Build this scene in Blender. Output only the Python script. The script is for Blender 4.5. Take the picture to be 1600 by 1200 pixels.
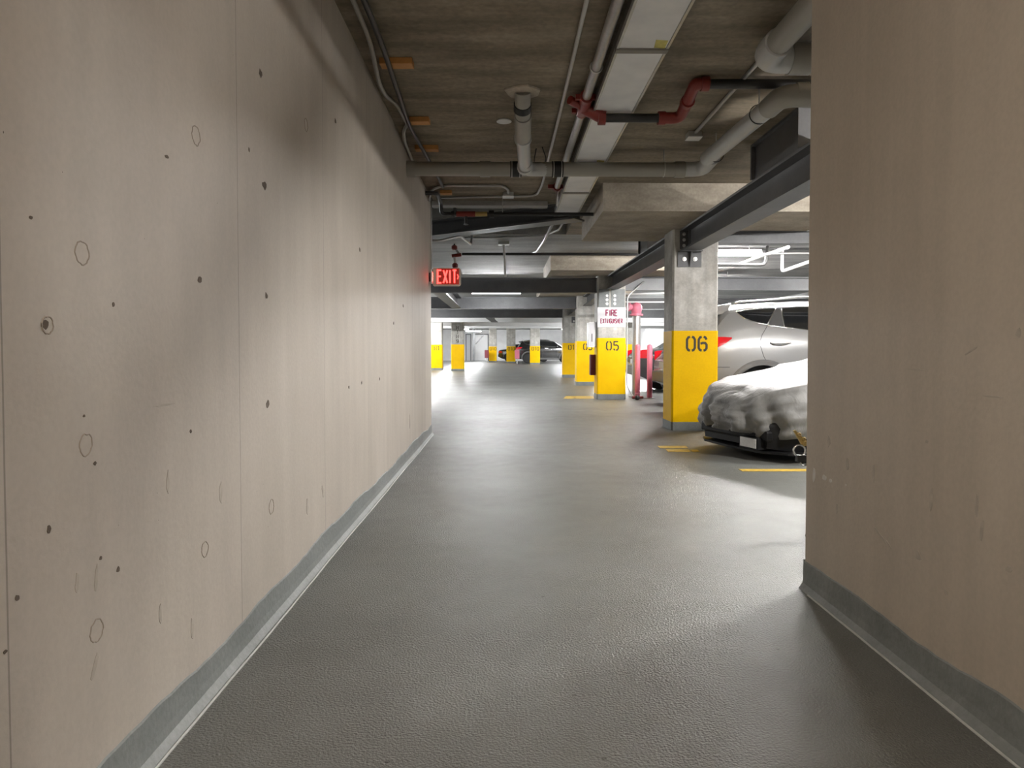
import bpy, bmesh, math, random
from mathutils import Vector, Matrix, Euler

random.seed(7)
scene = bpy.context.scene
for o in list(bpy.data.objects):
    bpy.data.objects.remove(o, do_unlink=True)
COL = scene.collection
PI = math.pi
R = math.radians

# ------------------------------------------------------------------ camera, world, exposure
F = 1100.0                                   # focal length in pixels of the 1600x1200 frame
CAM_POS = Vector((0.0, 0.0, 1.0))
PITCH, YAW = -math.atan(32 / F), -math.atan(12 / F)   # the rest of the tilt is lens shift
SHIFT = 22.0
cam_data = bpy.data.cameras.new('camera')
cam_data.sensor_width = 36.0
cam_data.lens = F / 1600 * 36.0
cam_data.shift_y = -SHIFT / 1600
cam_data.clip_start = 0.05
cam_data.clip_end = 200
cam = bpy.data.objects.new('camera', cam_data)
cam.location = CAM_POS
cam.rotation_euler = (PI / 2 + PITCH, 0, YAW)
COL.objects.link(cam)
scene.camera = cam

world = bpy.data.worlds.new('world')
scene.world = world
world.use_nodes = True
bg = world.node_tree.nodes['Background']
bg.inputs[0].default_value = (0.75, 0.8, 0.9, 1)
bg.inputs[1].default_value = 0.3

vs = scene.view_settings
vs.view_transform = 'Standard'
vs.look = 'None'
vs.exposure = 0.0
vs.gamma = 1.0
vs.use_curve_mapping = False
scene.cycles.max_bounces = 10
scene.cycles.diffuse_bounces = 5
scene.cycles.glossy_bounces = 4
scene.cycles.transmission_bounces = 4
scene.cycles.use_denoising = True
scene.cycles.caustics_reflective = False
scene.cycles.caustics_refractive = False
scene.cycles.sample_clamp_indirect = 6.0

# radiance of the fluorescent tubes, which light everything besides the exit sign; the passage fill is added
LIGHT_NEAR = 1950.0      # fitting round the corner of the right wall
LIGHT_BAY = 720.0
LIGHT_FAR = 490.0
LIGHT_FILL = 430.0  # added fill behind the viewer, brightens the passage walls
LIGHT_DEEP = 850.0       # fittings beyond the third column line

ROT = Euler((PI / 2 + PITCH, 0, YAW)).to_matrix()

def P(px, py, X=None, Y=None, Z=None):
    """point of the place seen at a photo pixel, on the plane X, Y or Z = const"""
    d = ROT @ Vector(((px - 800) / F, (600 - SHIFT - py) / F, -1.0))
    if X is not None: t = (X - CAM_POS.x) / d.x
    elif Y is not None: t = (Y - CAM_POS.y) / d.y
    else: t = (Z - CAM_POS.z) / d.z
    return CAM_POS + d * t

# ------------------------------------------------------------------ materials
MATS = {}

def nodes_of(name):
    m = bpy.data.materials.new(name)
    m.use_nodes = True
    nt = m.node_tree
    b = nt.nodes['Principled BSDF']
    MATS[name] = m
    return m, nt, b

def plain(name, col, rough=0.5, metal=0.0, emit=None, estr=0.0, spec=None, coat=0.0, noise=0.06, nscale=30.0, bump=0.0, trans=0.0, ior=None):
    m, nt, b = nodes_of(name)
    N, L = nt.nodes, nt.links
    if noise > 0:
        tc = N.new('ShaderNodeTexCoord')
        nz = N.new('ShaderNodeTexNoise'); nz.inputs['Scale'].default_value = nscale; nz.inputs['Detail'].default_value = 5
        L.new(tc.outputs['Object'], nz.inputs['Vector'])
        mx = N.new('ShaderNodeMix'); mx.data_type = 'RGBA'
        mx.inputs[6].default_value = (*[max(0, c * (1 - noise * 2)) for c in col], 1)
        mx.inputs[7].default_value = (*[min(1, c * (1 + noise * 2)) for c in col], 1)
        L.new(nz.outputs['Fac'], mx.inputs[0]); L.new(mx.outputs[2], b.inputs['Base Color'])
        if bump > 0:
            bp = N.new('ShaderNodeBump'); bp.inputs['Strength'].default_value = bump; bp.inputs['Distance'].default_value = 0.01
            L.new(nz.outputs['Fac'], bp.inputs['Height']); L.new(bp.outputs[0], b.inputs['Normal'])
    else:
        b.inputs['Base Color'].default_value = (*col, 1)
    b.inputs['Roughness'].default_value = rough
    b.inputs['Metallic'].default_value = metal
    if spec is not None: b.inputs['Specular IOR Level'].default_value = spec
    if coat: b.inputs['Coat Weight'].default_value = coat; b.inputs['Coat Roughness'].default_value = 0.05
    if emit: b.inputs['Emission Color'].default_value = (*emit, 1); b.inputs['Emission Strength'].default_value = estr
    if trans: b.inputs['Transmission Weight'].default_value = trans
    if ior: b.inputs['IOR'].default_value = ior
    return m

def ramp(nt, stops):
    r = nt.nodes.new('ShaderNodeValToRGB')
    e = r.color_ramp.elements
    while len(e) < len(stops): e.new(0.5)
    for k, (p, c) in enumerate(stops):
        e[k].position = p; e[k].color = (*c, 1) if len(c) == 3 else c
    return r

def layered(name, stops, scale=(1, 1, 1), nscale=3.0, detail=9, rough=0.6, fine=None, pits=None, bump=0.25, bumpscale=60, seams=None, spec=0.4, dist=0.004, streak=None):
    """painted or raw concrete: large mottling, fine grain, optional pits and form seams"""
    m, nt, b = nodes_of(name)
    N, L = nt.nodes, nt.links
    tc = N.new('ShaderNodeTexCoord')
    mp = N.new('ShaderNodeMapping'); mp.inputs['Scale'].default_value = scale
    L.new(tc.outputs['Object'], mp.inputs['Vector'])
    nz = N.new('ShaderNodeTexNoise'); nz.inputs['Scale'].default_value = nscale; nz.inputs['Detail'].default_value = detail; nz.inputs['Roughness'].default_value = 0.62
    L.new(mp.outputs[0], nz.inputs['Vector'])
    rp = ramp(nt, stops)
    L.new(nz.outputs['Fac'], rp.inputs[0])
    col = rp.outputs[0]
    f = N.new('ShaderNodeTexNoise'); f.inputs['Scale'].default_value = bumpscale; f.inputs['Detail'].default_value = 4
    L.new(tc.outputs['Object'], f.inputs['Vector'])
    height = f.outputs['Fac']
    if streak:
        mp2 = N.new('ShaderNodeMapping'); mp2.inputs['Scale'].default_value = streak[0]
        L.new(tc.outputs['Object'], mp2.inputs['Vector'])
        n2 = N.new('ShaderNodeTexNoise'); n2.inputs['Scale'].default_value = 1.0; n2.inputs['Detail'].default_value = 6
        L.new(mp2.outputs[0], n2.inputs['Vector'])
        r2 = ramp(nt, [(0.38, (streak[1],) * 3), (0.62, (1, 1, 1))])
        L.new(n2.outputs['Fac'], r2.inputs[0])
        mu = N.new('ShaderNodeMix'); mu.data_type = 'RGBA'; mu.blend_type = 'MULTIPLY'; mu.inputs[0].default_value = 1
        L.new(col, mu.inputs[6]); L.new(r2.outputs[0], mu.inputs[7]); col = mu.outputs[2]
    if fine:
        r2 = ramp(nt, [(0.35, (1 - fine,) * 3), (0.65, (1, 1, 1))])
        L.new(f.outputs['Fac'], r2.inputs[0])
        mu = N.new('ShaderNodeMix'); mu.data_type = 'RGBA'; mu.blend_type = 'MULTIPLY'; mu.inputs[0].default_value = 1
        L.new(col, mu.inputs[6]); L.new(r2.outputs[0], mu.inputs[7]); col = mu.outputs[2]
    if pits:
        mp3 = N.new('ShaderNodeMapping'); mp3.inputs['Scale'].default_value = (1, 1.5, 0.8)
        L.new(tc.outputs['Object'], mp3.inputs['Vector'])
        vo = N.new('ShaderNodeTexVoronoi'); vo.inputs['Scale'].default_value = pits[0]; vo.inputs['Randomness'].default_value = 1
        L.new(mp3.outputs[0], vo.inputs['Vector'])
        sel = N.new('ShaderNodeTexNoise'); sel.inputs['Scale'].default_value = 3.7; sel.inputs['Detail'].default_value = 3
        L.new(tc.outputs['Object'], sel.inputs['Vector'])
        ms = N.new('ShaderNodeMath'); ms.operation = 'MULTIPLY_ADD'; ms.inputs[1].default_value = pits[1] * 3; ms.inputs[2].default_value = -pits[1] * 1.2
        L.new(sel.outputs['Fac'], ms.inputs[0])
        lt = N.new('ShaderNodeMath'); lt.operation = 'LESS_THAN'
        L.new(vo.outputs['Distance'], lt.inputs[0]); L.new(ms.outputs[0], lt.inputs[1])
        mu = N.new('ShaderNodeMix'); mu.data_type = 'RGBA'
        mu.inputs[7].default_value = (0.09, 0.07, 0.055, 1)
        L.new(lt.outputs[0], mu.inputs[0]); L.new(col, mu.inputs[6]); col = mu.outputs[2]
    if seams:
        sp = N.new('ShaderNodeSeparateXYZ'); L.new(tc.outputs['Object'], sp.inputs[0])
        wob = N.new('ShaderNodeMath'); wob.operation = 'MULTIPLY_ADD'; wob.inputs[1].default_value = 0.006; wob.inputs[2].default_value = -seams[1]
        L.new(nz.outputs['Fac'], wob.inputs[0])
        a = N.new('ShaderNodeMath'); a.operation = 'ADD'; L.new(sp.outputs[seams[0]], a.inputs[0]); L.new(wob.outputs[0], a.inputs[1])
        d = N.new('ShaderNodeMath'); d.operation = 'DIVIDE'; d.inputs[1].default_value = seams[2]; L.new(a.outputs[0], d.inputs[0])
        pp = N.new('ShaderNodeMath'); pp.operation = 'PINGPONG'; pp.inputs[1].default_value = 0.5; L.new(d.outputs[0], pp.inputs[0])
        lt = N.new('ShaderNodeMath'); lt.operation = 'LESS_THAN'; lt.inputs[1].default_value = seams[3] / seams[2]; L.new(pp.outputs[0], lt.inputs[0])
        k = N.new('ShaderNodeMath'); k.operation = 'MULTIPLY'; k.inputs[1].default_value = seams[4]; L.new(lt.outputs[0], k.inputs[0])
        mu = N.new('ShaderNodeMix'); mu.data_type = 'RGBA'; mu.inputs[7].default_value = (0.12, 0.10, 0.085, 1)
        L.new(k.outputs[0], mu.inputs[0]); L.new(col, mu.inputs[6]); col = mu.outputs[2]
    L.new(col, b.inputs['Base Color'])
    b.inputs['Roughness'].default_value = rough
    b.inputs['Specular IOR Level'].default_value = spec
    bp = N.new('ShaderNodeBump'); bp.inputs['Strength'].default_value = bump; bp.inputs['Distance'].default_value = dist
    L.new(height, bp.inputs['Height']); L.new(bp.outputs[0], b.inputs['Normal'])
    return m

BEIGE = [(0.30, (0.43, 0.385, 0.335)), (0.55, (0.49, 0.44, 0.385)), (0.75, (0.53, 0.48, 0.425))]
layered('beige_wall', BEIGE, scale=(1, 1, 0.5), nscale=2.0, fine=0.05, pits=(22, 0.045), bump=0.18, bumpscale=70, seams=(1, 2.30, 1.08, 0.0022, 0.55), rough=0.55, streak=((7, 7, 0.35), 0.93))
layered('beige_wall_plain', [(0.3, (0.45, 0.395, 0.33)), (0.7, (0.52, 0.46, 0.39))], scale=(1, 1, 0.5), nscale=2.0, fine=0.06, pits=(14, 0.02), bump=0.18, bumpscale=70, rough=0.55, streak=((9, 9, 0.4), 0.93))
layered('ceiling_concrete', [(0.25, (0.15, 0.12, 0.083)), (0.5, (0.26, 0.216, 0.158)), (0.75, (0.41, 0.35, 0.27))], scale=(0.5, 2.2, 1), nscale=2.2, detail=12, fine=0.22, bump=0.4, bumpscale=26, rough=0.8, streak=((1.6, 12, 1), 0.86))
layered('far_concrete', [(0.25, (0.32, 0.32, 0.31)), (0.5, (0.42, 0.42, 0.41)), (0.75, (0.55, 0.55, 0.54))], scale=(0.6, 1.6, 1), nscale=1.6, detail=10, fine=0.12, bump=0.3, bumpscale=22, rough=0.8, streak=((0.7, 6, 1), 0.82))
layered('beam_concrete', [(0.25, (0.28, 0.24, 0.19)), (0.5, (0.42, 0.37, 0.30)), (0.75, (0.58, 0.52, 0.43))], scale=(0.8, 0.8, 2), nscale=3.0, detail=12, fine=0.15, pits=(20, 0.05), bump=0.35, bumpscale=40, rough=0.8)
layered('column_concrete', [(0.28, (0.34, 0.32, 0.28)), (0.5, (0.50, 0.48, 0.44)), (0.72, (0.68, 0.67, 0.63))], nscale=3.4, detail=12, fine=0.12, pits=(24, 0.06), bump=0.3, bumpscale=40, rough=0.75, streak=((9, 9, 0.6), 0.82))
layered('yellow_paint', [(0.3, (0.80, 0.46, 0.0)), (0.6, (0.88, 0.53, 0.0))], nscale=2.5, fine=0.05, bump=0.2, bumpscale=50, rough=0.5, spec=0.12)
layered('grey_band_paint', [(0.3, (0.165, 0.178, 0.176)), (0.7, (0.235, 0.25, 0.248))], nscale=4, fine=0.12, pits=(40, 0.05), bump=0.45, bumpscale=60, rough=0.5)
layered('steel_paint', [(0.3, (0.08, 0.081, 0.085)), (0.7, (0.12, 0.12, 0.125))], nscale=2.5, fine=0.06, bump=0.1, bumpscale=40, rough=0.45, spec=0.5)
layered('pale_wall', [(0.3, (0.62, 0.62, 0.62)), (0.7, (0.74, 0.74, 0.74))], nscale=1.2, fine=0.05, bump=0.2, bumpscale=30, rough=0.7)

def floor_material():
    m, nt, b = nodes_of('floor_coating')
    N, L = nt.nodes, nt.links
    tc = N.new('ShaderNodeTexCoord')
    n1 = N.new('ShaderNodeTexNoise'); n1.inputs['Scale'].default_value = 0.9; n1.inputs['Detail'].default_value = 9; n1.inputs['Roughness'].default_value = 0.6
    L.new(tc.outputs['Object'], n1.inputs['Vector'])
    r1 = ramp(nt, [(0.28, (0.12, 0.12, 0.111)), (0.5, (0.162, 0.166, 0.157)), (0.72, (0.205, 0.212, 0.205))])
    L.new(n1.outputs['Fac'], r1.inputs[0])
    n2 = N.new('ShaderNodeTexNoise'); n2.inputs['Scale'].default_value = 135; n2.inputs['Detail'].default_value = 3
    L.new(tc.outputs['Object'], n2.inputs['Vector'])
    n3 = N.new('ShaderNodeTexNoise'); n3.inputs['Scale'].default_value = 7; n3.inputs['Detail'].default_value = 8; n3.inputs['Roughness'].default_value = 0.7
    L.new(tc.outputs['Object'], n3.inputs['Vector'])
    r3 = ramp(nt, [(0.3, (0.82, 0.81, 0.79)), (0.6, (1, 1, 1))]); L.new(n3.outputs['Fac'], r3.inputs[0])
    mu = N.new('ShaderNodeMix'); mu.data_type = 'RGBA'; mu.blend_type = 'MULTIPLY'; mu.inputs[0].default_value = 1
    L.new(r1.outputs[0], mu.inputs[6]); L.new(r3.outputs[0], mu.inputs[7])
    vo = N.new('ShaderNodeTexVoronoi'); vo.inputs['Scale'].default_value = 5.5
    L.new(tc.outputs['Object'], vo.inputs['Vector'])
    lt = N.new('ShaderNodeMath'); lt.operation = 'LESS_THAN'; lt.inputs[1].default_value = 0.035
    L.new(vo.outputs['Distance'], lt.inputs[0])
    spk = N.new('ShaderNodeMix'); spk.data_type = 'RGBA'; spk.inputs[7].default_value = (0.045, 0.042, 0.038, 1)
    k = N.new('ShaderNodeMath'); k.operation = 'MULTIPLY'; k.inputs[1].default_value = 0.75; L.new(lt.outputs[0], k.inputs[0])
    L.new(k.outputs[0], spk.inputs[0]); L.new(mu.outputs[2], spk.inputs[6])
    L.new(spk.outputs[2], b.inputs['Base Color'])
    rr = N.new('ShaderNodeMapRange'); rr.inputs[1].default_value = 0.3; rr.inputs[2].default_value = 0.7; rr.inputs[3].default_value = 0.30; rr.inputs[4].default_value = 0.45
    L.new(n3.outputs['Fac'], rr.inputs[0]); L.new(rr.outputs[0], b.inputs['Roughness'])
    b.inputs['Specular IOR Level'].default_value = 0.34
    bp = N.new('ShaderNodeBump'); bp.inputs['Strength'].default_value = 0.9; bp.inputs['Distance'].default_value = 0.007
    L.new(n2.outputs['Fac'], bp.inputs['Height']); L.new(bp.outputs[0], b.inputs['Normal'])
floor_material()

plain('pvc_grey', (0.30, 0.29, 0.26), 0.4, noise=0.05, nscale=8)
plain('pvc_pale', (0.46, 0.47, 0.47), 0.32, noise=0.04, nscale=8)
plain('rubber_black', (0.018, 0.018, 0.018), 0.6)
plain('pipe_black', (0.022, 0.021, 0.021), 0.45)
plain('pipe_red', (0.20, 0.022, 0.016), 0.4)
plain('pipe_steel', (0.42, 0.41, 0.40), 0.38, metal=0.7, noise=0.08)
plain('conduit', (0.50, 0.50, 0.49), 0.4, metal=0.4)
plain('cable_grey', (0.34, 0.32, 0.29), 0.55)
plain('duct_sheet', (0.84, 0.86, 0.91), 0.5, metal=0.1, noise=0.10, nscale=5)
plain('duct_edge', (0.20, 0.19, 0.17), 0.5)
plain('yellow_mark', (0.62, 0.55, 0.16), 0.6, noise=0.15)
plain('wood', (0.56, 0.27, 0.085), 0.6, noise=0.12, nscale=18)
plain('galvanised', (0.55, 0.55, 0.53), 0.35, metal=0.6, noise=0.1, nscale=12)
plain('bolt', (0.70, 0.70, 0.69), 0.3, metal=0.6)
plain('white_enamel', (0.80, 0.80, 0.80), 0.35, noise=0.02)
plain('sign_white', (0.60, 0.59, 0.61), 0.5, noise=0.02)
plain('magenta_ink', (0.24, 0.008, 0.06), 0.5, noise=0.05)
plain('black_ink', (0.022, 0.016, 0.008), 0.6, noise=0.1)
plain('pink_paint', (0.62, 0.17, 0.24), 0.45, noise=0.08)
plain('maroon', (0.16, 0.02, 0.03), 0.5)
for nm, st, cl in (('tube_near', LIGHT_NEAR, (1.0, 0.96, 0.91)), ('tube_bay', LIGHT_BAY, (1.0, 0.98, 0.96)), ('tube_far', LIGHT_FAR, (0.98, 0.99, 1.0)), ('tube_deep', LIGHT_DEEP, (0.98, 0.99, 1.0)), ('tube_fill', LIGHT_FILL, (1.0, 0.90, 0.78))):
    plain(nm, (0.9, 0.9, 0.9), 0.4, emit=cl, estr=st, noise=0)
plain('tube_off', (0.75, 0.75, 0.75), 0.3, noise=0.02)
plain('exit_body', (0.55, 0.45, 0.38), 0.4, noise=0.03)
plain('exit_panel', (0.30, 0.03, 0.02), 0.4, emit=(1.0, 0.02, 0.015), estr=0.16, noise=0)
plain('exit_glow', (0.6, 0.1, 0.08), 0.4, emit=(1.0, 0.04, 0.03), estr=40, noise=0)  # for the added strip that reddens the wall by the sign
plain('exit_letter', (0.5, 0.1, 0.08), 0.4, emit=(1.0, 0.06, 0.05), estr=3.6, noise=0)
plain('silver_paint', (0.37, 0.37, 0.368), 0.28, metal=0.55, coat=0.6, noise=0.01)
plain('black_paint', (0.012, 0.012, 0.013), 0.22, coat=0.7, noise=0.01)
plain('dark_paint', (0.03, 0.032, 0.036), 0.25, coat=0.6, noise=0.01)
plain('car_plastic', (0.06, 0.06, 0.06), 0.5)
plain('car_black', (0.008, 0.008, 0.009), 0.5, spec=0.25, noise=0)
plain('clad_grey', (0.16, 0.16, 0.16), 0.45)
plain('car_glass', (0.012, 0.013, 0.014), 0.06, spec=0.8, noise=0)
plain('chrome', (0.75, 0.75, 0.75), 0.15, metal=1.0, noise=0)
plain('tail_red', (0.62, 0.012, 0.02), 0.15, coat=0.5, noise=0)
plain('headlamp', (0.6, 0.6, 0.6), 0.15, noise=0)
plain('tyre', (0.02, 0.02, 0.02), 0.7)
plain('alloy', (0.62, 0.62, 0.62), 0.3, metal=0.6)
plain('brass', (0.50, 0.36, 0.13), 0.4, metal=0.6)
plain('plate_white', (0.70, 0.70, 0.70), 0.4, noise=0.1, nscale=60)
plain('chip_dark', (0.10, 0.075, 0.055), 0.8, noise=0.2)
plain('chip_pale', (0.60, 0.58, 0.55), 0.7, noise=0.1)
plain('ring_mark', (0.31, 0.265, 0.22), 0.7, noise=0.2)
plain('scuff', (0.405, 0.36, 0.31), 0.7, noise=0.15)
plain('caulk', (0.52, 0.53, 0.52), 0.5, noise=0.1)
plain('line_yellow', (0.55, 0.37, 0.06), 0.45, noise=0.3, nscale=25)
plain('floor_reflection', (0.30, 0.20, 0.045), 0.25, noise=0.25, nscale=12)  # unused; flat colour for the yellow column's reflection in the floor
plain('cardboard', (0.42, 0.38, 0.31), 0.7, noise=0.1)
plain('door_grey', (0.48, 0.49, 0.50), 0.5, noise=0.05)
plain('door_frame', (0.12, 0.12, 0.125), 0.5, noise=0.05)

def cover_material():
    m, nt, b = nodes_of('cover_cloth')
    N, L = nt.nodes, nt.links
    tc = N.new('ShaderNodeTexCoord')
    n1 = N.new('ShaderNodeTexNoise'); n1.inputs['Scale'].default_value = 9; n1.inputs['Detail'].default_value = 6
    L.new(tc.outputs['Object'], n1.inputs['Vector'])
    r1 = ramp(nt, [(0.3, (0.15, 0.15, 0.147)), (0.7, (0.22, 0.22, 0.216))]); L.new(n1.outputs['Fac'], r1.inputs[0])
    L.new(r1.outputs[0], b.inputs['Base Color'])
    b.inputs['Roughness'].default_value = 0.55
    b.inputs['Sheen Weight'].default_value = 0.2
    mp = N.new('ShaderNodeMapping'); mp.inputs['Scale'].default_value = (3.0, 3.0, 1.2); L.new(tc.outputs['Object'], mp.inputs['Vector'])
    n2 = N.new('ShaderNodeTexNoise'); n2.inputs['Scale'].default_value = 4; n2.inputs['Detail'].default_value = 4; n2.inputs['Distortion'].default_value = 0.8
    L.new(mp.outputs[0], n2.inputs['Vector'])
    bp = N.new('ShaderNodeBump'); bp.inputs['Strength'].default_value = 0.5; bp.inputs['Distance'].default_value = 0.02
    L.new(n2.outputs['Fac'], bp.inputs['Height']); L.new(bp.outputs[0], b.inputs['Normal'])
cover_material()

# ------------------------------------------------------------------ mesh helpers
class MB:
    def __init__(self):
        self.v, self.f = [], []
    def add(self, verts, faces):
        n = len(self.v)
        self.v += [Vector(p) for p in verts]
        self.f += [tuple(i + n for i in f) for f in faces]
        return self
    def box(self, x0, x1, y0, y1, z0, z1):
        v = [(x0, y0, z0), (x1, y0, z0), (x1, y1, z0), (x0, y1, z0), (x0, y0, z1), (x1, y0, z1), (x1, y1, z1), (x0, y1, z1)]
        return self.add(v, [(0, 3, 2, 1), (4, 5, 6, 7), (0, 1, 5, 4), (1, 2, 6, 5), (2, 3, 7, 6), (3, 0, 4, 7)])
    def chbox(self, x0, x1, y0, y1, z0, z1, c):
        pts = [(x0 + c, y0), (x1 - c, y0), (x1, y0 + c), (x1, y1 - c), (x1 - c, y1), (x0 + c, y1), (x0, y1 - c), (x0, y0 + c)]
        return self.prism(pts, z0, z1)
    def prism(self, pts, z0, z1):
        n = len(pts)
        v = [(x, y, z0) for x, y in pts] + [(x, y, z1) for x, y in pts]
        f = [tuple(range(n - 1, -1, -1)), tuple(range(n, 2 * n))] + [(i, (i + 1) % n, n + (i + 1) % n, n + i) for i in range(n)]
        return self.add(v, f)
    def extrude(self, pts3, vec):
        n = len(pts3); vec = Vector(vec)
        v = [Vector(p) for p in pts3]; v = v + [p + vec for p in v]
        f = [tuple(range(n - 1, -1, -1)), tuple(range(n, 2 * n))] + [(i, (i + 1) % n, n + (i + 1) % n, n + i) for i in range(n)]
        return self.add(v, f)
    def tube(self, pts, r, n=12, cap=True):
        pts = [Vector(p) for p in pts]
        rad = r if isinstance(r, (list, tuple)) else [r] * len(pts)
        rings = []
        up = None
        for i, p in enumerate(pts):
            if i == 0: t = (pts[1] - pts[0])
            elif i == len(pts) - 1: t = (pts[-1] - pts[-2])
            else: t = (pts[i + 1] - p).normalized() + (p - pts[i - 1]).normalized()
            t.normalize()
            if up is None:
                up = Vector((0, 0, 1)) if abs(t.z) < 0.9 else Vector((1, 0, 0))
            a = up - t * up.dot(t); a.normalize(); up = a
            b = t.cross(a)
            k = 1.0
            rings.append([p + (a * math.cos(2 * PI * j / n) + b * math.sin(2 * PI * j / n)) * rad[i] * k for j in range(n)])
        v = [q for ring in rings for q in ring]
        f = []
        for i in range(len(pts) - 1):
            for j in range(n):
                f.append((i * n + j, i * n + (j + 1) % n, (i + 1) * n + (j + 1) % n, (i + 1) * n + j))
        if cap:
            f.append(tuple(range(n - 1, -1, -1))); f.append(tuple(range((len(pts) - 1) * n, len(pts) * n)))
        return self.add(v, f)
    def cyl(self, a, b, r, n=16):
        return self.tube([a, b], r, n)
    def ring(self, c, axis, R0, r, n=24, m=8, jitter=0.0, seed=0):
        axis = Vector(axis).normalized(); c = Vector(c)
        a = axis.orthogonal().normalized(); b = axis.cross(a)
        rnd = random.Random(seed)
        v, f = [], []
        for i in range(n):
            th = 2 * PI * i / n
            d = a * math.cos(th) + b * math.sin(th)
            RR = R0 * (1 + jitter * (rnd.random() - 0.5))
            for j in range(m):
                ph = 2 * PI * j / m
                v.append(c + d * (RR + r * math.cos(ph)) + axis * r * math.sin(ph))
        for i in range(n):
            for j in range(m):
                f.append((i * m + j, ((i + 1) % n) * m + j, ((i + 1) % n) * m + (j + 1) % m, i * m + (j + 1) % m))
        return self.add(v, f)
    def lathe(self, prof, axis_pt, axis, n=24):
        """prof: list of (radius, distance along axis)"""
        axis = Vector(axis).normalized(); c = Vector(axis_pt)
        a = axis.orthogonal().normalized(); b = axis.cross(a)
        v, f = [], []
        for r, h in prof:
            for j in range(n):
                th = 2 * PI * j / n
                v.append(c + axis * h + (a * math.cos(th) + b * math.sin(th)) * r)
        for i in range(len(prof) - 1):
            for j in range(n):
                f.append((i * n + j, i * n + (j + 1) % n, (i + 1) * n + (j + 1) % n, (i + 1) * n + j))
        f.append(tuple(range(n - 1, -1, -1))); f.append(tuple(range((len(prof) - 1) * n, len(prof) * n)))
        return self.add(v, f)
    def build(self, name, mat, parent=None, smooth=False, world=False, recalc=True, bevel=0.0):
        off = Vector((0, 0, 0))
        if parent is not None and world:
            p = parent
            while p is not None:
                off += p.location; p = p.parent
        me = bpy.data.meshes.new(name)
        me.from_pydata([tuple(p - off) for p in self.v], [], self.f)
        if recalc or bevel:
            bm = bmesh.new(); bm.from_mesh(me)
            if recalc: bmesh.ops.recalc_face_normals(bm, faces=bm.faces)
            if bevel:
                bmesh.ops.bevel(bm, geom=list(bm.edges), offset=bevel, segments=2, affect='EDGES', profile=0.5, clamp_overlap=True)
            bm.to_mesh(me); bm.free()
        if smooth:
            for p in me.polygons: p.use_smooth = True
            if smooth == 'auto':
                me.set_sharp_from_angle(angle=R(40))
        me.materials.append(MATS[mat] if isinstance(mat, str) else mat)
        o = bpy.data.objects.new(name, me)
        COL.objects.link(o)
        o.parent = parent
        return o

def tag(o, label=None, cat=None, group=None, kind=None):
    if label: o['label'] = label
    if cat: o['category'] = cat
    if group: o['group'] = group
    if kind: o['kind'] = kind
    return o

def thing(name, label, cat, loc=(0, 0, 0), rz=0.0, group=None):
    o = bpy.data.objects.new(name, None)
    o.empty_display_size = 0.1
    COL.objects.link(o)
    o.location = loc; o.rotation_euler = (0, 0, rz)
    return tag(o, label, cat, group)

def struct(o):
    o['kind'] = 'structure'
    return o

def copy_tree(o, parent=None):
    c = o.copy(); COL.objects.link(c); c.parent = parent
    for ch in [x for x in bpy.data.objects if x.parent == o]:
        copy_tree(ch, c)
    return c

def bend(pts, rad, n=6):
    """polyline with rounded corners"""
    pts = [Vector(p) for p in pts]
    out = [pts[0]]
    for i in range(1, len(pts) - 1):
        p = pts[i]; a = (pts[i - 1] - p); b = (pts[i + 1] - p)
        r = min(rad, a.length * 0.48, b.length * 0.48)
        p0 = p + a.normalized() * r; p1 = p + b.normalized() * r
        for k in range(n + 1):
            t = k / n
            out.append(p0 * (1 - t) ** 2 + p * 2 * t * (1 - t) + p1 * t * t)
    out.append(pts[-1])
    return out

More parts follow.
